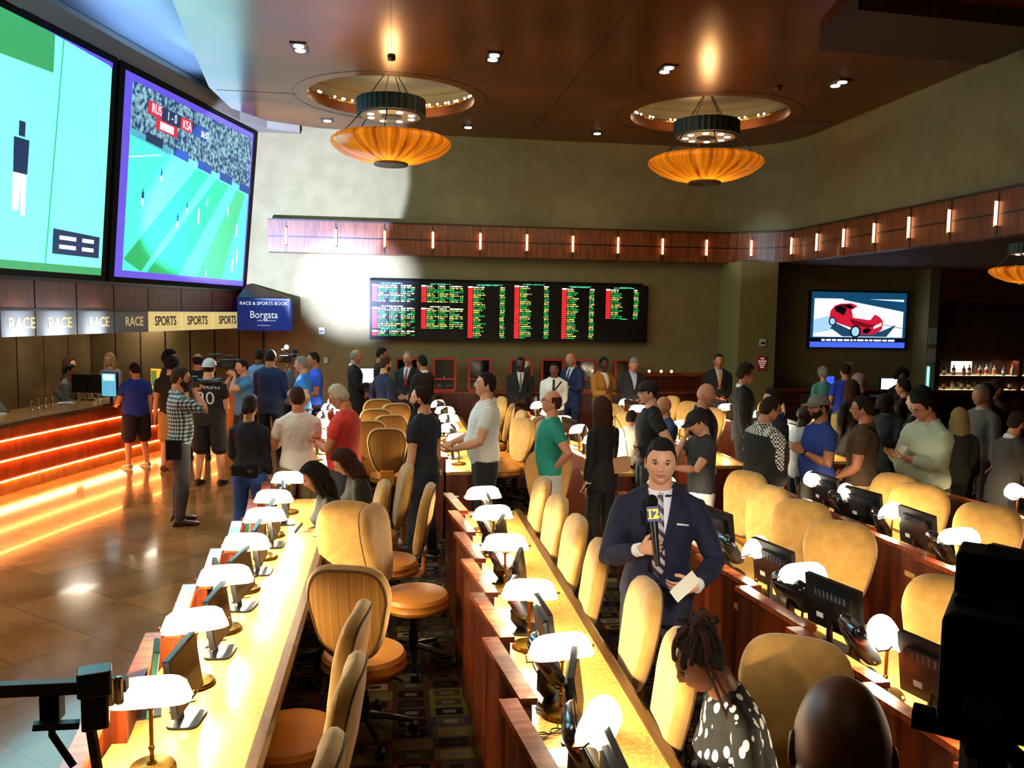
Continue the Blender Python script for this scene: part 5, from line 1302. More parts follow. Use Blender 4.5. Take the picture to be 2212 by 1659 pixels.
            for A in arms: d=(A[3]-A[2]).normalized(); b=MB(); b.tube([A[3]-d*.03,A[3]+d*.006],[.0200*s,.0195*s],14); b.build('shirt_cuff',PAPER,root,smooth=True)
        elif e=='belt':
            b=MB(); rr_=tor(.026,.52,.56); z0_,w0,d0,c0=rr_[0]; rings=[[up((w0*cos(a),c0+d0*sin(a),z*s)) for a in [2*pi*q/24 for q in range(24)]] for z in (.520,.542)]; b.loft(rings,caps=False); b.build('belt',BLACK,root,smooth=True)
    return root,ctx
def bvh_of(o): 
    me=o.data; return BVHTree.FromPolygons([v.co.copy() for v in me.vertices],[tuple(p.vertices) for p in me.polygons])
def proj_patch(ctx, rows, off, mat, name, back=False, target=None, parent=None):
    """rows: list of lists of (x,z) in torso frame (fractions of height); projected on the garment"""
    s=ctx['s']; Ml=ctx['Ml']; bv=ctx.setdefault('bvh',bvh_of(target or ctx['top'])); r3=Ml.to_3x3(); sg=-1 if back else 1; P=[]
    last=None
    for row in rows:
        q=[]
        for x,z in row:
            o=Ml@Vector((x*s,sg*.5,z*s)); dr=r3@Vector((0,-sg,0)); h=bv.ray_cast(o,dr,1.0)
            if h[0] is None or h[3]>.49: p=o+dr*(.5-.055*s) if last is None else o+dr*last
            else: p=h[0]; last=h[3]
            q.append(p-dr*off)
        P.append(q)
    b=MB(); b.grid(P); o=b.build(name,mat,parent or ctx['root'],smooth=True); m=o.modifiers.new('t','SOLIDIFY'); m.thickness=.002; m.offset=1 if back else -1
    m.offset=0
    return o
def lin(a,b,n): return [(a[0]+(b[0]-a[0])*k/n,a[1]+(b[1]-a[1])*k/n) for k in range(n+1)]
def suit_front(ctx, shirt, tie, lapels=True):
    sm=M('cloth_'+shirt.strip('#'),shirt,.8); zt,zb=.838,.655
    rows=[]
    for k in range(15):
        t=k/14; z=zt-(zt-zb)*t; w=.034*(1-t**1.3)+.0015; rows.append([(x,z) for x in np.linspace(-w,w,7)])
    proj_patch(ctx,rows,.004,sm,'shirt_front')
    if tie:
        tmat=tie if not isinstance(tie,str) else M('tie_'+tie.strip('#'),tie,.5)
        rows=[]
        for k in range(22):
            t=k/21; z=.832-(.832-.585)*t; w=(.0105 if t<.04 else .0085+.0105*min(1,(t-.04)*1.3)) if t<.93 else .0195*(1-(t-.93)/.075)
            rows.append([(x,z) for x in np.linspace(-w,w,5)])
        # the tie disappears under the buttoned jacket when closed
        proj_patch(ctx,rows if lapels=='open' else rows[:17],.010,tmat,'tie')
        kn=MB(); c=ctx['up']((0,.052*ctx['s'],.832*ctx['s'])); 
    if lapels:
        lm=ctx['top'].data.materials[0]
        for sg in (-1,1):
            rows=[]
            for k in range(12):
                t=k/11; z=.830-(.830-zb)*t; xi=(.034*(1-t**1.3)+.0015)*sg; wo=.030*(1-.75*t)*(1.25 if .18<t<.3 else 1); rows.append([(xi+sg*wo*u,z) for u in (0,.33,.66,1)])
            proj_patch(ctx,rows,.011,lm,'lapel')
        b=MB()
        for z in (.635,.575):
            h=Vector((0,0,0)); o=ctx['Ml']@Vector((.004,.5,z*ctx['s'])); dr=ctx['Ml'].to_3x3()@Vector((0,-1,0)); q=ctx['bvh'].ray_cast(o,dr,1.0)
            if q[0]: b.sphere(q[0]-dr*.004,.008,6,0,(1,.5,1))
        if b.v: b.build('jacket_buttons',BLACK,ctx['root'],smooth=True)
def cap(ctx, col, yaw=0):
    Th=ctx['Th']@Matrix.Rotation(yaw,4,'Z'); m=M('cap_'+col.strip('#'),col,.8)
    rows=[]
    for i in range(13):
        ph=radians(92)*i/12; rows.append([Th@Vector((sin(ph)*sin(a)*.088,sin(ph)*cos(a)*.108-.004,(.034+cos(ph)*.098))) for a in [2*pi*k/28 for k in range(28)]])
    b=MB(); b.grid(rows,wrap=True); o=b.build('cap_crown',m,ctx['root'],smooth=True); q=o.modifiers.new('t','SOLIDIFY'); q.thickness=.003
    rows=[]
    for r in (0,.35,.7,1): rows.append([Th@Vector((sin(a)*(.084+.0*r),cos(a)*.100+r*.070*max(0,cos(a))**.6,.040-.014*r-.010*sin(a)**2)) for a in [radians(-72+144*k/12) for k in range(13)]])
    b=MB(); b.grid(rows); o=b.build('cap_brim',m,ctx['root'],smooth=True); q=o.modifiers.new('t','SOLIDIFY'); q.thickness=.004
def back_text(ctx, s_, size, z, col, x=0, front=False):
    root=ctx['root']; S=ctx['s']; bv=ctx.setdefault('bvh',bvh_of(ctx['top'])); Ml=ctx['Ml']; sg=1 if front else -1
    o=text('lettering',s_,size,M('lettering_'+col.strip('#'),col,.6),root,(0,0,0),(0,0,0),ext=0)
    r3=Ml.to_3x3(); dr=r3@Vector((0,-sg,0))
    for v in o.data.vertices:
        src=Ml@Vector(((v.co.x if front==False else -v.co.x)*1.0+x*S,sg*.5,z*S+v.co.y)); h=bv.ray_cast(src,dr,1.0); v.co=(h[0] if h[0] else src+dr*.4)-dr*.004
    return o
def at_hand(ctx, i, f=.07):   # world-local point near the grip of arm i
    side,S,El,Wr,a=ctx['arms'][i]; return Wr
def held(name,label,cat,ctx,p_local,rz=0):
    root=ctx['root']; Mw=Matrix.Translation(root.location)@Matrix.Rotation(root.rotation_euler.z,4,'Z'); return thing(name,Mw@Vector(p_local),root.rotation_euler.z+rz,label,cat)
def phone(ctx,i,label,paper=False,scale=1):
    side,S,El,Wr,a=ctx['arms'][i]; d=(Wr-El).normalized(); p=Wr+d*.075+Vector((0,0,.02)); t=held('phone' if not paper else 'note_pad',label,'phone' if not paper else 'note',ctx,p)
    T=Matrix.Rotation(.7,4,'X')
    if paper: MB().box(-.05*scale,.05*scale,-.002,.003,-.03,.10,T=T).build('sheets',PAPER,t)
    else: MB().rbox(-.036,.036,-.004,.004,-.03,.11,.008,axis='y',T=T).build('body',PAPER if 'white' in label else BLACK,t); MB().box(-.031,.031,-.0055,-.0045,-.02,.10,T=T).build('screen',SCRLIT if 'lit' in label else SCREEN,t)
    return t
# ================================================================== THE PEOPLE IN THE ROOM
LT,RT,FC=pi/2,-pi/2,pi
def plaid():
    m=M('plaid_shirt','#e8ecec',.85); nt=m.node_tree; N=nt.nodes; K=nt.links; b=N['Principled BSDF']
    tc=N.new('ShaderNodeTexCoord'); sx=N.new('ShaderNodeSeparateXYZ'); K.new(tc.outputs['Object'],sx.inputs[0])
    def band(o,sc_):
        a=N.new('ShaderNodeMath'); a.operation='MULTIPLY'; a.inputs[1].default_value=sc_; K.new(o,a.inputs[0]); f=N.new('ShaderNodeMath'); f.operation='PINGPONG'; f.inputs[1].default_value=1; K.new(a.outputs[0],f.inputs[0]); return f.outputs[0]
    ad=N.new('ShaderNodeMath'); ad.operation='ADD'; K.new(sx.outputs['X'],ad.inputs[0]); K.new(sx.outputs['Y'],ad.inputs[1])
    u=band(ad.outputs[0],44); v=band(sx.outputs['Z'],44)
    m1=N.new('ShaderNodeMath'); m1.operation='ADD'; K.new(u,m1.inputs[0]); K.new(v,m1.inputs[1])
    r=N.new('ShaderNodeValToRGB'); e=r.color_ramp.elements; e[0].color=L('#151d22'); e[0].position=.15; e[1].color=L('#d8e0dc'); e[1].position=.85; q=r.color_ramp.elements.new(.5); q.color=L('#4f6a74')
    h=N.new('ShaderNodeMath'); h.operation='MULTIPLY'; h.inputs[1].default_value=.5; K.new(m1.outputs[0],h.inputs[0]); K.new(h.outputs[0],r.inputs[0]); K.new(r.outputs[0],b.inputs['Base Color']); return m
PLAID=plaid()
STRIPE=M('striped_polo','#f4f2ee',.85,col2='#b8aea0',ns=17,kind='wave',lo=.78,hi=.9)
GING=M('gingham','#15130f',.85,col2='#e8e4da',ns=50,kind='checker',lo=.45,hi=.55)
FLOR=M('black_white_leaf_print','#0a0a0a',.8,col2='#e8e8e4',ns=26,stretch=(1,1,.55),kind='voronoi',lo=.34,hi=.37)
FLOR.node_tree.nodes['Color Ramp'].color_ramp.elements[0].color=L('#ecece8'); FLOR.node_tree.nodes['Color Ramp'].color_ramp.elements[1].color=L('#0a0a0a')
TIE=M('striped_tie','#b8b4b8',.5,col2='#3a1c34',ns=7,kind='wave',lo=.45,hi=.55)
TIE.node_tree.nodes['Mapping'].inputs['Rotation'].default_value=(0,radians(42),0)
P=person
# ---- counter and left group
P('clerk with long brown hair in a black top behind the betting counter, at far left',-5.65,15.5,RT,1.66,'light','brown','long',('blouse','#18161a'),('trousers','#1a1a1c'),female=True)
P('dark haired clerk in a grey shirt leaning behind the counter beside the long haired clerk',-5.45,14.75,RT,1.60,'tan','black','short',('shirt','#77787c'),('trousers','#222'),R=('front',),lean=.15)
P('blonde clerk with glasses facing the hall behind the upright blue screen',-5.2,16.3,FC-.2,1.70,'light','blonde','long',('blouse','#9a94a4'),('trousers','#222'),female=True,near=0,extras=('glasses',),R=('low',),Lh=('low',))
P('stocky man in a royal blue tee and dark shorts writing at the betting counter',-4.02,13.75,.75,1.69,'pink','dark','crew',('tee','#1c38a0'),('shorts','#10121e'),'#a89a88',R=('down',),Lh=('front',),g=1.22,belly=.03,near=1,extras=('whitesole',))
P('curly dark haired man in a dark suit facing right behind the yellow screen',-3.75,14.6,RT,1.84,'light','black','curly',('jacket','#22242c'),('trousers','#1a1a20'),extras=(('suit','#8ab0e0','#1c2c60'),))
P('man in a black tee and tan shorts, back turned, beside the royal blue tee man',-3.42,13.5,.1,1.80,'light','black','curly',('tee','#101012'),('shorts','#b08a50'),'#5a3a22',near=0,thick=.016)
P('bald man in dark clothes with his back turned, beyond the plaid shirt photographer',-3.25,14.5,.1,1.80,'pink','dark','balding',('sweater','#141416'),('trousers','#141414'))
c,x=P('photographer in a plaid shirt and grey trousers aiming a camera to the right',-2.5,10.15,-1.25,1.87,'pink','brown','short',('shirtsleeves','#dddddd'),('trousers','#46464e'),'#4a2c1c',R=('camera',),Lh=('camera',),g=1.1,belly=.02,near=1,topmat=PLAID,beard='brown',extras=('collar',))
b=MB(); b.rbox(.10,.24,-.16,.02,.80,1.02,.03); b.build('black_hip_pouch',BLACKM,c)
rot=lambda root,p: (Matrix.Translation(root.location)@Matrix.Rotation(root.rotation_euler.z,4,'Z'))@Vector(p)
t=thing('stills_camera',rot(c,(0,.16,1.66)),c.rotation_euler.z,'black stills camera with a long zoom lens held up by the plaid shirt photographer','camera')
MB().rbox(-.075,.075,.0,.07,-.055,.05,.02,axis='y').build('body',BLACK,t); MB().box(-.03,.03,.0,.06,.05,.08).build('viewfinder',BLACK,t)
T=Matrix.Translation((0,.07,0))@Matrix.Rotation(-pi/2,4,'X'); MB().lathe([(.035,0),(.038,.06),(.042,.10),(.045,.19),(.05,.20),(.052,.25),(.02,.25)],n=20,T=T).build('zoom_lens',BLACK,t,smooth=True); MB().cyl((0,0),.035,.251,.254,16,T=T).build('front_glass',M('lens_glass','#3a4a6a',.05,coat=1),t)
c,x=P('man in a black number 20 football jersey, shorts and cap with his back turned',-2.62,12.35,-.15,1.84,'light','dark','cap',('jersey','#0c0c0e'),('shorts','#0c0c0e'),'#1c1c1c',g=1.25,belly=.03,near=1,R=('low',),Lh=('low',),extras=(('cap','#c8c8c8',pi),('backtext','DAWKINS',.085,.775,'#d8d8d8'),('backtext','20',.26,.685,'#d8d8d8')))
def videocam(loc,rz,label,light=False,s=1.0):
    t=thing('video_camera',loc,rz,label,'video camera')
    MB().rbox(-.06,.06,-.16,.16,-.06,.08,.02,axis='y').build('body',BLACK,t,bevel=.005)
    T=Matrix.Translation((0,.16,.01))@Matrix.Rotation(-pi/2,4,'X'); MB().lathe([(.045,0),(.045,.08),(.055,.09),(.06,.17),(.03,.17)],n=18,T=T).build('lens',BLACK,t,smooth=True)
    MB().box(-.075,.075,.33,.38,-.05,.07).build('lens_hood',BLACK,t)
    b=MB(); b.tube([(0,-.08,.08),(0,-.06,.13),(0,.10,.13),(0,.13,.08)],.012,8); b.build('top_handle',BLACK,t,smooth=True)
    b=MB(); b.tube([(-.06,.05,.1),(-.12,.08,.12)],.01,6); b.box(-.16,-.08,-.0,.07,.09,.15); b.build('viewfinder',BLACK,t)
    b=MB(); b.cyl((0,0),.014,0,.22,10,T=Matrix.Translation((.05,.1,.16))@Matrix.Rotation(-pi/2,4,'X')); b.build('microphone',GREYP,t,smooth=True)
    if light:
        MB().rbox(-.05,.05,.10,.15,.16,.24,.02,axis='y').build('light_housing',BLACK,t); MB().cyl((0,0),.036,0,.006,16,T=Matrix.Translation((0,.152,.20))@Matrix.Rotation(-pi/2,4,'X')).build('lit_lamp_face',E('video_lamp','#ffffff',60),t)
        lamp('SPOT','video_lamp_beam',(0,.17,.20),260,(.88,.94,1),.03,parent=t,spot=110,blend=.8).rotation_euler=(pi/2,0,0)
    return t
c,x=P('cameraman in a light blue tee and dark shorts with a big camera on his shoulder',-2.35,13.6,LT+.55,1.77,'light','dark','short',('tee','#4a86b8'),('shorts','#1e2028'),near=0,g=1.15,R=('camera',),Lh=('camera',))
videocam(rot(c,(.10,.18,1.66)),c.rotation_euler.z,'black shoulder video camera carried by the light blue tee cameraman')
P('man in a pale blue polo mostly hidden behind the big navy suited man',-2.38,15.3,-.3,1.85,'brown','dark','short',('polo','#7aa0d0'),('trousers','#222'))
P('big man in a navy suit with his back turned watching the interview',-2.02,14.1,-.25,1.90,'tan','dark','crew',('jacket','#1a2a4c'),('trousers','#10141e'),g=1.15,near=1,R=('low',),Lh=('low',))
c,x=P('cameraman in a grey tee and black trousers whose camera lamp shines at the viewer',-1.75,14.9,FC-.1,1.80,'tan','dark','short',('tee','#6a6c70'),('trousers','#0e0e10'),R=('camera',),Lh=('camera',))
videocam(rot(c,(.02,.22,1.70)),c.rotation_euler.z,'video camera with a dazzling white lamp pointing towards the viewer',True)
P('interviewed man in a bright blue polo and jeans, hand on his hip',-1.42,13.5,LT-.1,1.82,'light','grey','short',('polo','#2f86e6'),('trousers','#1c2c60'),near=1,R=('mic',),Lh=('hip',),extras=('collar','belt'))
P('man in a royal blue tee standing right behind the interviewed man',-1.32,14.4,LT+.3,1.85,'tan','dark','short',('tee','#2a56d8'),('trousers','#1a2038'),near=0,R=('cross',),Lh=('cross',),g=1.08)
c,x=P('policewoman in navy uniform seen from behind with one hand at her side',-1.5,8.95,-.12,1.64,'light','dark','part',('sweater','#0c1020'),('trousers','#3b63bb'),'#0a0a0a',near=1,female=True,g=1.12,R=('down',),Lh=('low',),extras=('belt',))  # strong light on the navy trousers is put into their blue
b=MB(); b.box(.02,.12,-.17,-.11,.80,.93); b.box(-.14,-.05,-.16,-.10,.82,.92); b.build('belt_pouches',BLACK,c)
b=MB(); b.sphere((0,-.11,1.50),.045,10,0,(1,.8,1)); b.build('hair_bun',HR['dark'],c,smooth=True)
b=MB(); b.box(.03,.08,-.175,-.168,.86,.89); b.build('silver_buckle',CHROME,c)
# ---- cross aisle group left
P('man in a white tee and khaki trousers with his back to the camera',-1.0,8.95,.35,1.75,'pink','brown','short',('tee','#ececea'),('trousers','#7c7050'),near=1,g=1.1,R=('phone',),Lh=('phone',))
c,x=P('white haired man in a red tee reading slips, looking left',-.50,8.80,LT-.35,1.80,'pink','white','part',('tee','#e04038'),('trousers','#3a3c44'),near=1,g=1.35,belly=.025,hpitch=-.35,hyaw=.2,R=('chin',),Lh=('phone',),beard='white',extras=('glasses','watch',('backtext','O',.12,.765,'#f0c0b8',.05)))
phone(x,1,'white betting slips in the hand of the red tee man',True)
c,x=P('bearded man in a dark navy tee and jeans standing in the carpeted aisle',.30,8.45,.95,1.81,'light','dark','recede',('tee','#1a2230'),('trousers','#121a2c'),'#101010',near=1,g=1.12,hyaw=.3,R=('down',),Lh=('down',),beard='dark',extras=('whitesole',))
c,x=P('seated woman in black with long straight black hair, nearer of the two',-.42,6.78,LT+.15,1.66,'tan','black','long',('sweater','#0c0c0e'),('trousers','#0c0c0e'),near=1,female=True,sit=True,seat=.52,lean=.25,hpitch=-.3,R=('phone',),Lh=('phone',),thick=.02)
phone(x,0,'lit smartphone held by the nearer seated woman')
c,x=P('seated woman in black with wavy dark brown hair, farther of the two',-.22,7.50,LT+.1,1.66,'light','auburn','long',('sweater','#101012'),('trousers','#0c0c0e'),near=1,female=True,sit=True,seat=.52,lean=.25,hpitch=-.45,R=('phone',),Lh=('phone',),thick=.02)
phone(x,1,'lit smartphone on the desk before the farther seated woman')
chair(-.36,6.82,LT+.1,'tan chair under the nearer seated woman','chairs with seated women'); chair(-.16,7.55,LT+.1,'tan chair under the farther seated woman','chairs with seated women')
# ---- far wall group
P('grey haired man in a black suit facing right before the lit white screen',-.72,15.5,RT,1.85,'pink','grey','balding',('jacket','#101014'),('trousers','#101014'),R=('phone',),Lh=('low',),near=0,extras=(('suit','#e8e8ec','#28503c'),('collar','#e8e8ec')))
P('dark haired man hidden behind the bearded navy suited man',-.26,16.0,RT,1.86,'tan','black','quiff',('jacket','#121214'),('trousers','#121214'))
P('brown bearded man in a navy suit turned away to the right',-.16,13.9,RT+.5,1.80,'light','brown','short',('jacket','#1a2448'),('trousers','#141c38'),beard='brown',R=('low',),Lh=('pocket',))
P('laughing grey haired man in a dark suit with a red tie',.26,15.2,FC-.35,1.83,'pink','grey','recede',('jacket','#16181e'),('trousers','#121216'),mouth=.9,near=1,R=('clasp',),Lh=('clasp',),extras=(('suit','#e4e8f4','#b01c34'),('collar','#e4e8f4')))
P('dark haired man in a black suit with his back turned beside the laughing man',.50,14.5,.75,1.80,'tan','black','short',('jacket','#15110f'),('trousers','#101010'),R=('low',),Lh=('low',),extras=(('collar','#e8e8ec'),))
c,x=P('tall man in a white striped polo gazing up to the left',.98,8.85,LT,1.92,'light','dark','short',('polo','#f4f4f0'),('trousers','#14161e'),near=1,g=1.42,belly=.04,hpitch=.22,R=('front',),Lh=('front',),topmat=STRIPE,extras=('collar',))
P('man in a black suit and grey tie facing the camera by the red terminals',2.24,14.7,FC-.1,1.78,'dark','black','crew',('jacket','#0e1014'),('trousers','#0e1014'),R=('clasp',),Lh=('clasp',),extras=(('suit','#d8d8dc','#6c6c66'),('collar','#d8d8dc')))
c,x=P('security man in a white shirt with black tie and cross strap',2.74,14.1,FC-.25,1.72,'brown','black','crew',('shirt','#e4e4e0'),('trousers','#14141a'),R=('clasp',),Lh=('clasp',),g=1.1,extras=('collar',))
proj_patch(x,[[(-.075+.15*k/14-.01,.80-.20*k/14),(-.075+.15*k/14+.01,.80-.20*k/14)] for k in range(15)],.006,BLACK,'cross_strap'); proj_patch(x,[[(-.012,float(z)),(.012,float(z))] for z in np.linspace(.82,.62,12)],.009,BLACK,'tie')
c,x=P('bald man in a navy suit looking down at his phone',3.28,15.1,FC-.85,1.86,'pink','grey','none',('jacket','#1c2a56'),('trousers','#182448'),hpitch=-.35,R=('low',),Lh=('phone',),near=1,extras=(('suit','#eceef4','#101828'),('collar','#eceef4')))
phone(x,1,'dark phone held by the bald man in the navy suit')
c,x=P('man in a tan jacket and white shirt holding a phone to the right',3.72,14.6,FC+.45,1.80,'dark','black','crew',('jacket','#a87428'),('trousers','#5a4420'),R=('phone',),Lh=('phone',),near=0,extras=(('suit','#eeeae0',None),('collar','#eeeae0')))
P('grey haired man in a dark blazer and open pale shirt looking down',4.22,14.4,FC,1.82,'pink','grey','short',('jacket','#181c28'),('trousers','#181a22'),hpitch=-.35,near=0,R=('clasp',),Lh=('clasp',),extras=(('suit','#b8c4dc',None),('collar','#b8c4dc')))
# ---- cross aisle group middle
c,x=P('balding man in a teal tee and pale grey shorts looking up to the left',1.60,8.35,LT-.05,1.78,'pink','brown','balding',('tee','#1c8a76'),('shorts','#a8a8a4'),near=1,g=1.28,belly=.02,hpitch=.28,R=('down',),Lh=('hip',),extras=('glasses',))
c,x=P('woman in black with long brown hair carrying a tan clutch on a chain',2.15,8.35,.55,1.70,'tan','auburn','long',('coat','#0c0a0c'),('trousers','#0c0a0c'),near=1,female=True,R=('low',),Lh=('down',),thick=.018)
t=thing('handbag',rot(c,(.17,-.10,.98)),c.rotation_euler.z,'tan leather clutch bag hanging at the hip of the woman in black','handbag')
TAN=M('tan_leather','#d8a878',.5); MB().rbox(-.12,.12,-.03,.03,-.08,.08,.015,axis='y').build('body',TAN,t,bevel=.006); MB().add([(-.12,-.034,.08),(.12,-.034,.08),(.12,-.036,-.02),(-.12,-.036,-.02),(-.12,-.031,.08),(.12,-.031,.08),(.12,-.032,-.02),(-.12,-.032,-.02)],[(0,1,2,3),(4,7,6,5),(0,4,5,1),(2,6,7,3),(1,5,6,2),(0,3,7,4)]).build('flap',TAN,t)
b=MB(); b.tube([(-.11,0,.08),(-.10,0,.3),(-.07,.03,.52)],.004,5); b.tube([(.11,0,.08),(.05,.01,.35),(-.07,.03,.52)],.004,5); b.build('chain_strap',BRASS,t)
phone(x,1,'white smartphone held low by the woman in black')
P('person in a white shirt bent over the far third desk row',2.98,10.5,-.5,1.72,'light','dark','short',('shirt','#e8e0d4'),('trousers','#1a1a1c'),sit=True,seat=.55,lean=.75,R=('front',),Lh=('front',))
c,x=P('man in a black cap and black printed tee with elbow out, facing left',2.78,8.75,LT-.1,1.85,'light','dark','cap',('tee','#100e0e'),('trousers','#22242a'),near=1,g=1.25,R=('cross',),Lh=('hip',),extras=(('cap','#0c0c0e'),'belt'))
P('shaven headed man in a slate blue tee looking left beyond the black cap man',3.12,9.25,LT+.2,1.63,'pink','grey','none',('tee','#34486c'),('trousers','#222'),near=0,R=('cross',),Lh=('cross',))
P('balding man in a black shirt glancing right over his shoulder',3.38,8.75,RT-.7,1.83,'pink','grey','none',('polo','#141112'),('trousers','#141416'),near=1,g=1.2,R=('down',),Lh=('down',),extras=('collar',))
P('security man in a dark suit and orange tie by the olive pillar',5.9,14.6,FC-.15,1.88,'tan','dark','crew',('jacket','#0c0c10'),('trousers','#0c0c10'),near=0,R=('clasp',),Lh=('clasp',),extras=(('suit','#a8b8cc','#d88a3a'),('collar','#a8b8cc')))
P('man with swept back curly hair in a dark suit and purple tie facing right',4.76,10.85,RT-.35,1.91,'tan','dark','curly',('jacket','#0e1018'),('trousers','#0e1018'),near=1,extras=(('suit','#e4e4ec','#4434a0'),('collar','#e4e4ec')))
c,x=P('young man in a black cap and charcoal tee covering his face with one hand',2.95,7.62,LT+.1,1.68,'light','brown','cap',('tee','#2a2b2e'),('trousers','#c8c4bc'),near=1,hpitch=-.4,R=('face',),Lh=('out',),extras=(('cap','#0a0a0c'),))
# ---- the reporter
RX,RY=1.50,4.50
c,x=P('reporter in a navy suit with striped tie holding a microphone and notes',RX,RY,FC-.30,1.88,'light','black','quiff',('jacket','#111430'),('trousers','#08080c'),'#0a0a0a',near=2,g=1.05,R=(((-.050,.150,-.095),(.8,-.4,-1)),'mic'),Lh=(((.0,.175,-.185),(.8,-.6,-.6)),'low'),stance=.06,
    extras=(('suit','#eef0f8',TIE,'open'),('collar','#eef0f8'),'cuffs'),thick=.010)
proj_patch(x,[[(-.085,.742),(-.05,.748)],[(-.085,.737),(-.05,.743)]],.012,PAPER,'pocket_square')
hm=rot(c,x['arms'][0][3]+Vector((-.085,.05,.02)))
t=thing('handheld_microphone',hm,c.rotation_euler.z,'black handheld microphone with a dark blue and yellow flag cube held by the reporter','microphone')
T=Matrix.Rotation(.12,4,'Y')@Matrix.Rotation(.28,4,'X')
MB().lathe([(.012,-.09),(.014,-.08),(.017,.03),(.022,.12),(.022,.16)],n=16,T=T).build('handle',BLACK,t,smooth=True)
MB().sphere((0,0,.255),.032,12,0,(1,1,1.15),T=T).build('foam_windscreen',BLACKM,t,smooth=True)
MB().rbox(-.034,.034,-.034,.034,.145,.225,.006,T=T).build('flag_cube',M('flag_blue','#3a4f8c',.5),t)
o=text('yellow_logo','12',.058,E('logo_yellow','#ffd21c',.5),t,T@Vector((0,.0365,.185)),(T@Matrix.Rotation(pi,4,'Z')@Matrix.Rotation(pi/2,4,'X')).to_euler(),bold=.002,sx=1.1)
b=MB(); 
for z in (.162,.208): b.box(-.030,.030,.034,.0365,z-.003,z+.003,T=T)
b.build('yellow_bars',E('logo_yellow','#ffd21c',.5),t)
hl=rot(c,x['arms'][1][3]+Vector((.07,.05,.0)))
t=thing('folded_notes',hl,c.rotation_euler.z,'folded cream paper notes in the lower hand of the reporter','notes')
T=Matrix.Rotation(-.9,4,'Y')@Matrix.Rotation(.5,4,'X'); MB().box(-.035,.035,-.003,.003,-.07,.09,T=T).build('sheet',PAPER,t); MB().box(-.03,.04,.004,.007,-.06,.10,T=T).build('sheet',M('cream_paper','#e0dcc8',.8),t)
# ---- right group
c,x=P('man with glasses in a charcoal vest over a gingham shirt, facing right',3.58,7.62,RT+.15,1.80,'tan','dark','crew',('shirt','#ddd'),('trousers','#17171a'),near=1,g=1.42,belly=.02,hpitch=-.1,R=('cross',),Lh=('low',),topmat=GING,extras=('glasses','collar'))
ms_=MB(); s_=1.80
# the vest is a second garment on the same torso
rr_=x['tor'](.026,.50,.80,.006); R_=[]
for z,w_,d_,cy in rr_: R_.append([x['up']((w_*(.93 if z>.74 else 1)*math.copysign(abs(cos(a))**.85,cos(a)), cy+d_*sin(a), z*s_)) for a in [2*pi*k/20 for k in range(20)]])
ms_.loft(R_); remesh(ms_,.012,'vest',M('charcoal_vest','#1a1917',.9),c,smooth=4,disp=.012,dsize=.06)
P('dark haired man in a navy jacket facing the vested man',3.98,8.25,LT-.1,1.82,'light','dark','quiff',('jacket','#0e1424'),('trousers','#0e1018'),near=1,R=('down',),Lh=('down',),extras=(('collar','#2a50a0'),))
P('shaven headed man in a white shirt behind the grey cap man',4.42,8.5,RT,1.62,'dark','black','none',('shirt','#dce4e4'),('trousers','#20242a'),near=0,R=('low',),Lh=('low',),extras=('glasses',))
c,x=P('bearded man in a grey flat cap and blue tee gesturing with one hand, facing left',4.24,7.78,LT,1.80,'tan','dark','cap',('tee','#26408c'),('trousers','#8c8470'),near=1,g=1.2,belly=.03,R=('down',),Lh=(((.0,.16,-.09),(.4,-.2,-1)),'point'),beard='dark',extras=(('cap','#7c7a74'),'watch','glasses'))
c,x=P('man in a brown polo with glasses and a black shoulder bag, facing away left',4.62,7.62,LT-.65,1.80,'pink','dark','short',('polo','#54402a'),('trousers','#b89c68'),near=1,g=1.32,R=('low',),Lh=('low',),extras=('glasses','collar'))
bt=MB(); ang=0
proj_patch(x,[[(-.055+.10*k/14-.012,.83-.27*k/14),(-.055+.10*k/14+.012,.83-.27*k/14)] for k in range(15)],.006,BLACKM,'bag_strap',back=True)
t=thing('shoulder_bag',rot(c,(.17,-.19,.88)),c.rotation_euler.z,'black shoulder bag hanging behind the man in the brown polo','bag')
MB().rbox(-.10,.10,-.045,.045,-.22,.16,.03).build('body',M('bag_black','#1a1e22',.6),t,bevel=.01); MB().rbox(-.09,.09,-.058,-.045,-.18,.02,.01,axis='y').build('pocket',BLACKM,t); MB().box(-.02,.02,-.062,-.058,-.02,0).build('small_logo',CHROME,t)
P('woman with short curly grey hair in a teal top at the alcove screen',7.75,14.2,-.1,1.66,'pink','grey','curly',('blouse','#4a8c8c'),('trousers','#222'),female=True,near=0,thick=.014)
P('man in a royal blue polo and khakis with his back turned below the television',7.55,13.1,-.1,1.80,'tan','dark','crew',('polo','#1632a8'),('trousers','#b09860'),near=0,g=1.1,R=('low',),Lh=('low',),extras=('belt',))
P('woman with big dark curly hair facing the camera by the bar partition',8.75,13.4,FC,1.68,'dark','black','curly',('blouse','#18141a'),('trousers','#111'),female=True,thick=.035)
P('woman with long brown hair turned away behind the brown polo man',6.05,10.3,.2,1.74,'light','auburn','long',('coat','#16100e'),('trousers','#111'),female=True)
P('man in a pinkish cap beyond the brown haired woman',6.75,11.3,.4,1.76,'pink','grey','cap',('tee','#2a2224'),('trousers','#111'),extras=(('cap','#8a6a64'),))
P('man in a dark cap and green scarf looking down at his phone',5.85,9.15,LT+.3,1.70,'dark','black','cap',('jacket','#101214'),('trousers','#111'),near=0,hpitch=-.45,R=('phone',),Lh=('phone',),extras=(('cap','#181412'),('collar','#1c5a34')))
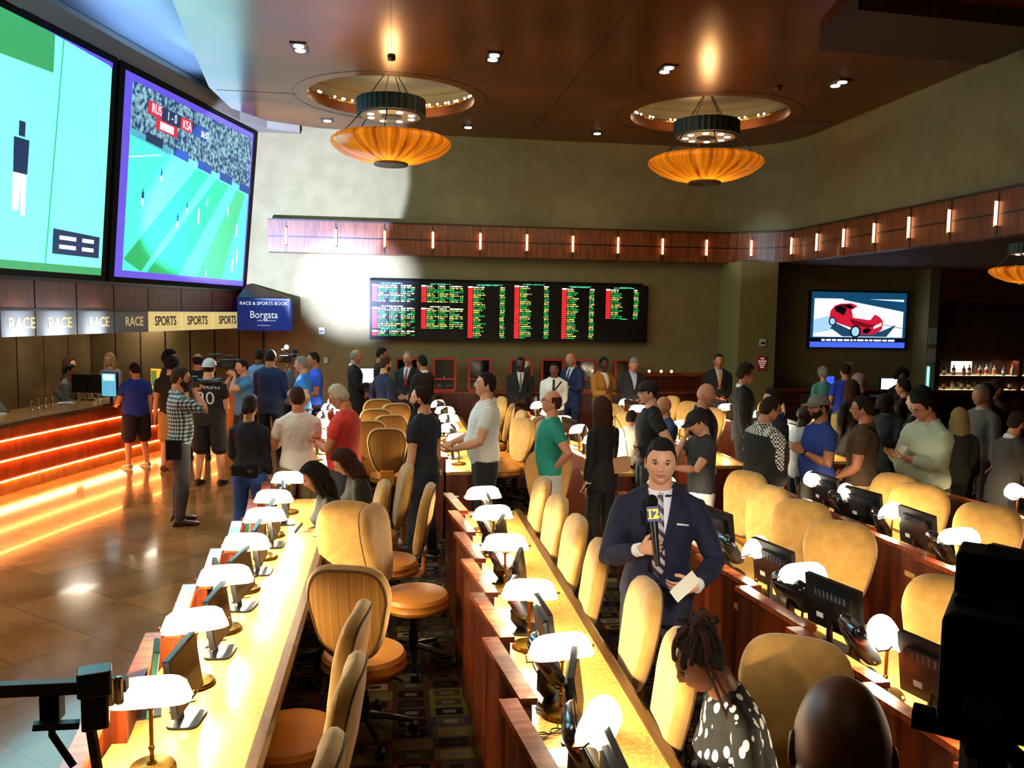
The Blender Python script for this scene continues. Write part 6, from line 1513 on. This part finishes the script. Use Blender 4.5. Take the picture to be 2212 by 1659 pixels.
c,x=P('heavy man in a sea green shirt with glasses writing on a pad, facing left',5.16,7.42,LT+.05,1.86,'pink','black','short',('shirt','#9aa890'),('trousers','#1c1c22'),near=1,g=1.65,belly=.05,hpitch=-.35,R=('phone',),Lh=('phone',),extras=('glasses','watch','collar'),topmat=M('sea_green_shirt','#bccab2',.85,bump=.2,bs=30))  # lamp light on the shirt is put into its paler green
phone(x,1,'white note pad in the hands of the sea green shirt man',True)
P('dark haired man in a navy suit and white collar behind the sea green shirt',5.75,8.45,.5,1.78,'light','black','short',('jacket','#10141f'),('trousers','#111'),near=0,extras=(('collar','#e8e8ec'),))
P('bearded dark haired man in a grey suit facing right at the right edge',5.95,7.35,RT-.1,1.69,'pink','dark','short',('jacket','#4a4846'),('trousers','#2a2a2a'),near=1,beard='dark',lean=.15,R=('front',),Lh=('front',),extras=(('collar','#dcdcdc'),))
P('grey haired man in a light grey suit facing left near the bar',6.95,9.0,LT+.1,1.80,'pink','grey','short',('jacket','#6a6660'),('trousers','#3a3a3a'),near=0,extras=(('collar','#b8b8b8'),))
P('dark skinned man in a black suit with his back turned at the right edge',7.25,9.3,.1,1.80,'dark','black','crew',('jacket','#0e0e10'),('trousers','#0e0e10'))
P('woman with long blonde hair between the sea green shirt and the grey suit',6.12,8.25,-.3,1.60,'light','blonde','long',('blouse','#2a2622'),('trousers','#181818'),female=True,near=0)
P('woman with very long black hair before the bar',6.6,9.6,.1,1.72,'tan','black','long',('coat','#0c0c0e'),('trousers','#0c0c0e'),female=True,thick=.02)
P('dark haired man in a black shirt in the crowd before the bar, left side',7.0,10.6,.6,1.74,'tan','black','short',('shirt','#141416'),('trousers','#111'))
P('man in a maroon shirt in the crowd before the bar, right side',8.2,10.4,RT,1.76,'pink','brown','short',('shirt','#3a1a20'),('trousers','#111'))
# ---- foreground
c,x=P('woman with pinned up dreadlocks and black and white leaf print blouse looking down',1.50,3.05,LT-.05,1.72,'brown','dark','dreads',('blouse','#111'),('trousers','#14141a'),near=2,female=True,g=1.1,sit=True,seat=.50,lean=.38,hpitch=-.35,R=('front',),Lh=('front',),topmat=FLOR)
Th=x['Th']; hs2=x['hs']; HD=HR['dark']; hair_shell(Th,'recede',1.0,2,thick=.010,seed=4).build('hair_roots',HD,c,smooth=True)
rd=random.Random(21); DL=[HD,HR['brown'],HR['auburn']]
for k in range(38):
    a=rd.uniform(-pi,pi) if k<26 else rd.uniform(2.0,4.3); e_=rd.uniform(.15,1.15)
    dr=Vector((sin(a)*cos(e_),cos(a)*cos(e_),sin(e_))); p0=Vector((dr.x*.080,dr.y*.098,dr.z*.118))
    kn=Vector((rd.uniform(-.03,.03),-.055+rd.uniform(-.03,.03),.135+rd.uniform(-.01,.03)))
    mid=p0.lerp(kn,.5)+dr*.030
    pts=[p0*.96,p0*1.06,mid,kn]
    if k>=20:   # ends falling down the back
        o_=Vector((rd.uniform(-.09,.09),-.13+rd.uniform(-.03,.02),rd.uniform(-.02,.08))); iv=Th.inverted(); W0=Th@(kn+Vector((rd.uniform(-.03,.03),-.05,.0))); wd=[W0+Vector((rd.uniform(-.0,.05),rd.uniform(-.05,.05),-.03)),W0+Vector((rd.uniform(-.0,.07),rd.uniform(-.07,.07),-.12)),W0+Vector((rd.uniform(-.0,.07),rd.uniform(-.08,.08),-.20-rd.uniform(0,.06)))]; pts+=[kn+Vector((0,-.03,.012))]+[iv@v for v in wd]
    else: pts+=[kn+Vector((rd.uniform(-.04,.04),rd.uniform(-.04,.03),.03)),kn+Vector((rd.uniform(-.05,.05),-.04,.0))]
    # smooth the polyline
    q=[]
    for i in range(len(pts)-1):
        A,B=pts[i],pts[i+1]; p_,n_=pts[max(i-1,0)],pts[min(i+2,len(pts)-1)]
        for t_ in (0,.33,.66): q.append(.5*((2*A)+(B-p_)*t_+(2*p_-5*A+4*B-n_)*t_*t_+(3*A-p_-3*B+n_)*t_**3))
    q.append(pts[-1]); b=MB(); r_=[rd.uniform(.0065,.009)*hs2]*len(q); r_[-1]=.003; r_[-2]*=.8
    b.tube([Th@v for v in q],r_,7); b.build('dreadlock',DL[0 if rd.random()<.6 else (1 if rd.random()<.6 else 2)],c,smooth=True)
for k in range(2):   # two locks hanging at the near ear
    pts=[Vector((-.082,.0-.02*k,.03)),Vector((-.10,.0-.02*k,-.05)),Vector((-.105,.01-.03*k,-.14)),Vector((-.10,.02-.03*k,-.26)),Vector((-.09,.0,-.36))]
    b=MB(); b.tube([Th@v for v in pts],[.007*hs2]*4+[.003],7); b.build('dreadlock',DL[1+k],c,smooth=True)
b=MB(); b.sphere((-.088,-.004,-.045),.007,8,T=Th); b.build('pearl_earring',PAPER,c,smooth=True)
chair(1.62,3.08,pi-.5,'tan chair under the woman with dreadlocks','chair under the foreground woman')
P('bald brown skinned man in a dark jacket seen from behind at the bottom edge',.80,1.33,-.45,1.92,'brown','black','none',('jacket','#15151a'),('trousers','#111114'),near=1,g=1.05,hpitch=-.15,R=('low',),Lh=('low',))
# ---- broadcast camera silhouette on its tripod at the right edge
t=thing('broadcast_camera',(.905,1.10,2.07),-.72,'black broadcast camera with a square viewfinder, dark silhouette at the right edge','video camera')
MB().rbox(-.066,.075,-.16,.16,-.085,.080,.015,axis='y').build('body',BLACKM,t,bevel=.004)
MB().rbox(-.056,.062,-.13,-.06,.098,.158,.006,axis='y').build('viewfinder_monitor',BLACKM,t,bevel=.003)
MB().add([(-.02,-.128,.158),(.055,-.128,.158),(.055,-.06,.158),(-.02,-.06,.158),(-.02,-.10,.168),(.0,-.10,.166)],[(0,1,2,3),(0,1,5,4),(3,2,5,4),(0,4,3),(1,2,5)]).build('sun_hood',BLACKM,t)
b=MB(); b.box(-.025,-.012,-.12,-.09,.078,.10); b.box(.018,.03,-.12,-.09,.078,.10); b.build('viewfinder_bracket',BLACKM,t)
b=MB(); b.rbox(-.055,-.03,-.12,.0,.078,.092,.004,axis='y'); b.build('left_knobs',BLACKM,t)
T=Matrix.Translation((-.01,-.162,-.045))@Matrix.Rotation(pi/2,4,'X'); MB().lathe([(.022,0),(.024,.002),(.020,.004),(.018,.003),(.006,.003),(.006,.006),(.001,.006)],n=20,T=T).build('rear_connector_ring',M('dark_blue_glass','#0a1420',.3),t,smooth=True)
T=Matrix.Translation((0,.16,0))@Matrix.Rotation(-pi/2,4,'X'); MB().lathe([(.05,0),(.05,.1),(.06,.11),(.06,.2),(.03,.2)],n=20,T=T).build('lens',BLACKM,t,smooth=True)
t=thing('tripod',(.905,1.10,0),-.72,'black camera tripod under the broadcast camera, its head showing below','tripod')
b=MB(); b.rbox(-.05,.05,-.09,.09,1.955,1.985,.01); b.box(-.035,.03,-.05,.05,1.90,1.955); b.cyl((0,0),.045,1.82,1.90,16); b.build('fluid_head',BLACKM,t,bevel=.002)
b=MB(); b.cyl((0,0),.02,-.05,.03,12,T=Matrix.Translation((-.06,-.02,1.93))@Matrix.Rotation(pi/2,4,'Y')); b.build('lock_knob',BLACKM,t,smooth=True)
for k in range(3):
    a=2*pi*k/3+.5; MB().tube([(.04*cos(a),.04*sin(a),1.83),(.13*cos(a),.13*sin(a),1.0),(.22*cos(a),.22*sin(a),.01)],[.016,.014,.011],8).build('leg',BLACKM,t,smooth=True)
MB().tube([(.03,-.08,1.92),(.08,-.25,1.80),(.10,-.4,1.72)],.010,8).build('pan_handle',BLACKM,t,smooth=True)
# ---- slider rig at the lower left
t=thing('slider_rail',(-1.85,2.75,.98),.0,'dark blurred horizontal rail of a camera slider at the lower left','camera slider')
MB().box(-.6,1.0,-.02,.02,.33,.372,T=Matrix.Rotation(-.0,4,'Z')).build('rail',M('slate_rail','#2a2e34',.5),t,bevel=.004)
MB().tube([(-.45,0,.33),(-.5,0,-.975)],.018,8).build('leg',BLACKM,t,smooth=True); MB().tube([(.85,.05,.33),(.9,.3,-.975)],.018,8).build('leg',BLACKM,t,smooth=True)
b=MB(); b.rbox(.74,.80,-.03,.03,.25,.33,.008); b.tube([(.77,0,.26),(.77,-.01,.20),(.84,-.03,.10)],.012,8); b.build('crank_arm',BLACKM,t)
t=thing('gimbal_head',(-.94,2.72,1.33),.3,'small dark mechanical camera head with chrome knobs on the slider rail','camera head')
MB().rbox(-.05,.05,-.04,.04,-.01,.07,.012).build('housing',BLACK,t,bevel=.004); MB().rbox(-.04,.04,-.035,.035,-.12,-.01,.01).build('motor_block',M('bronze_black','#1c1412',.3,metal=.4),t,bevel=.004)
for k,x_ in enumerate((.045,.07)): MB().lathe([(.010,-.05),(.014,-.045),(.014,.035),(.008,.04)],(x_,-.02,0),14).build('chrome_knob',CHROME,t,smooth=True)
MB().box(-.16,-.03,-.015,.015,-.12,-.10,T=Matrix.Rotation(.15,4,'Y')).build('side_plate',BLACK,t)
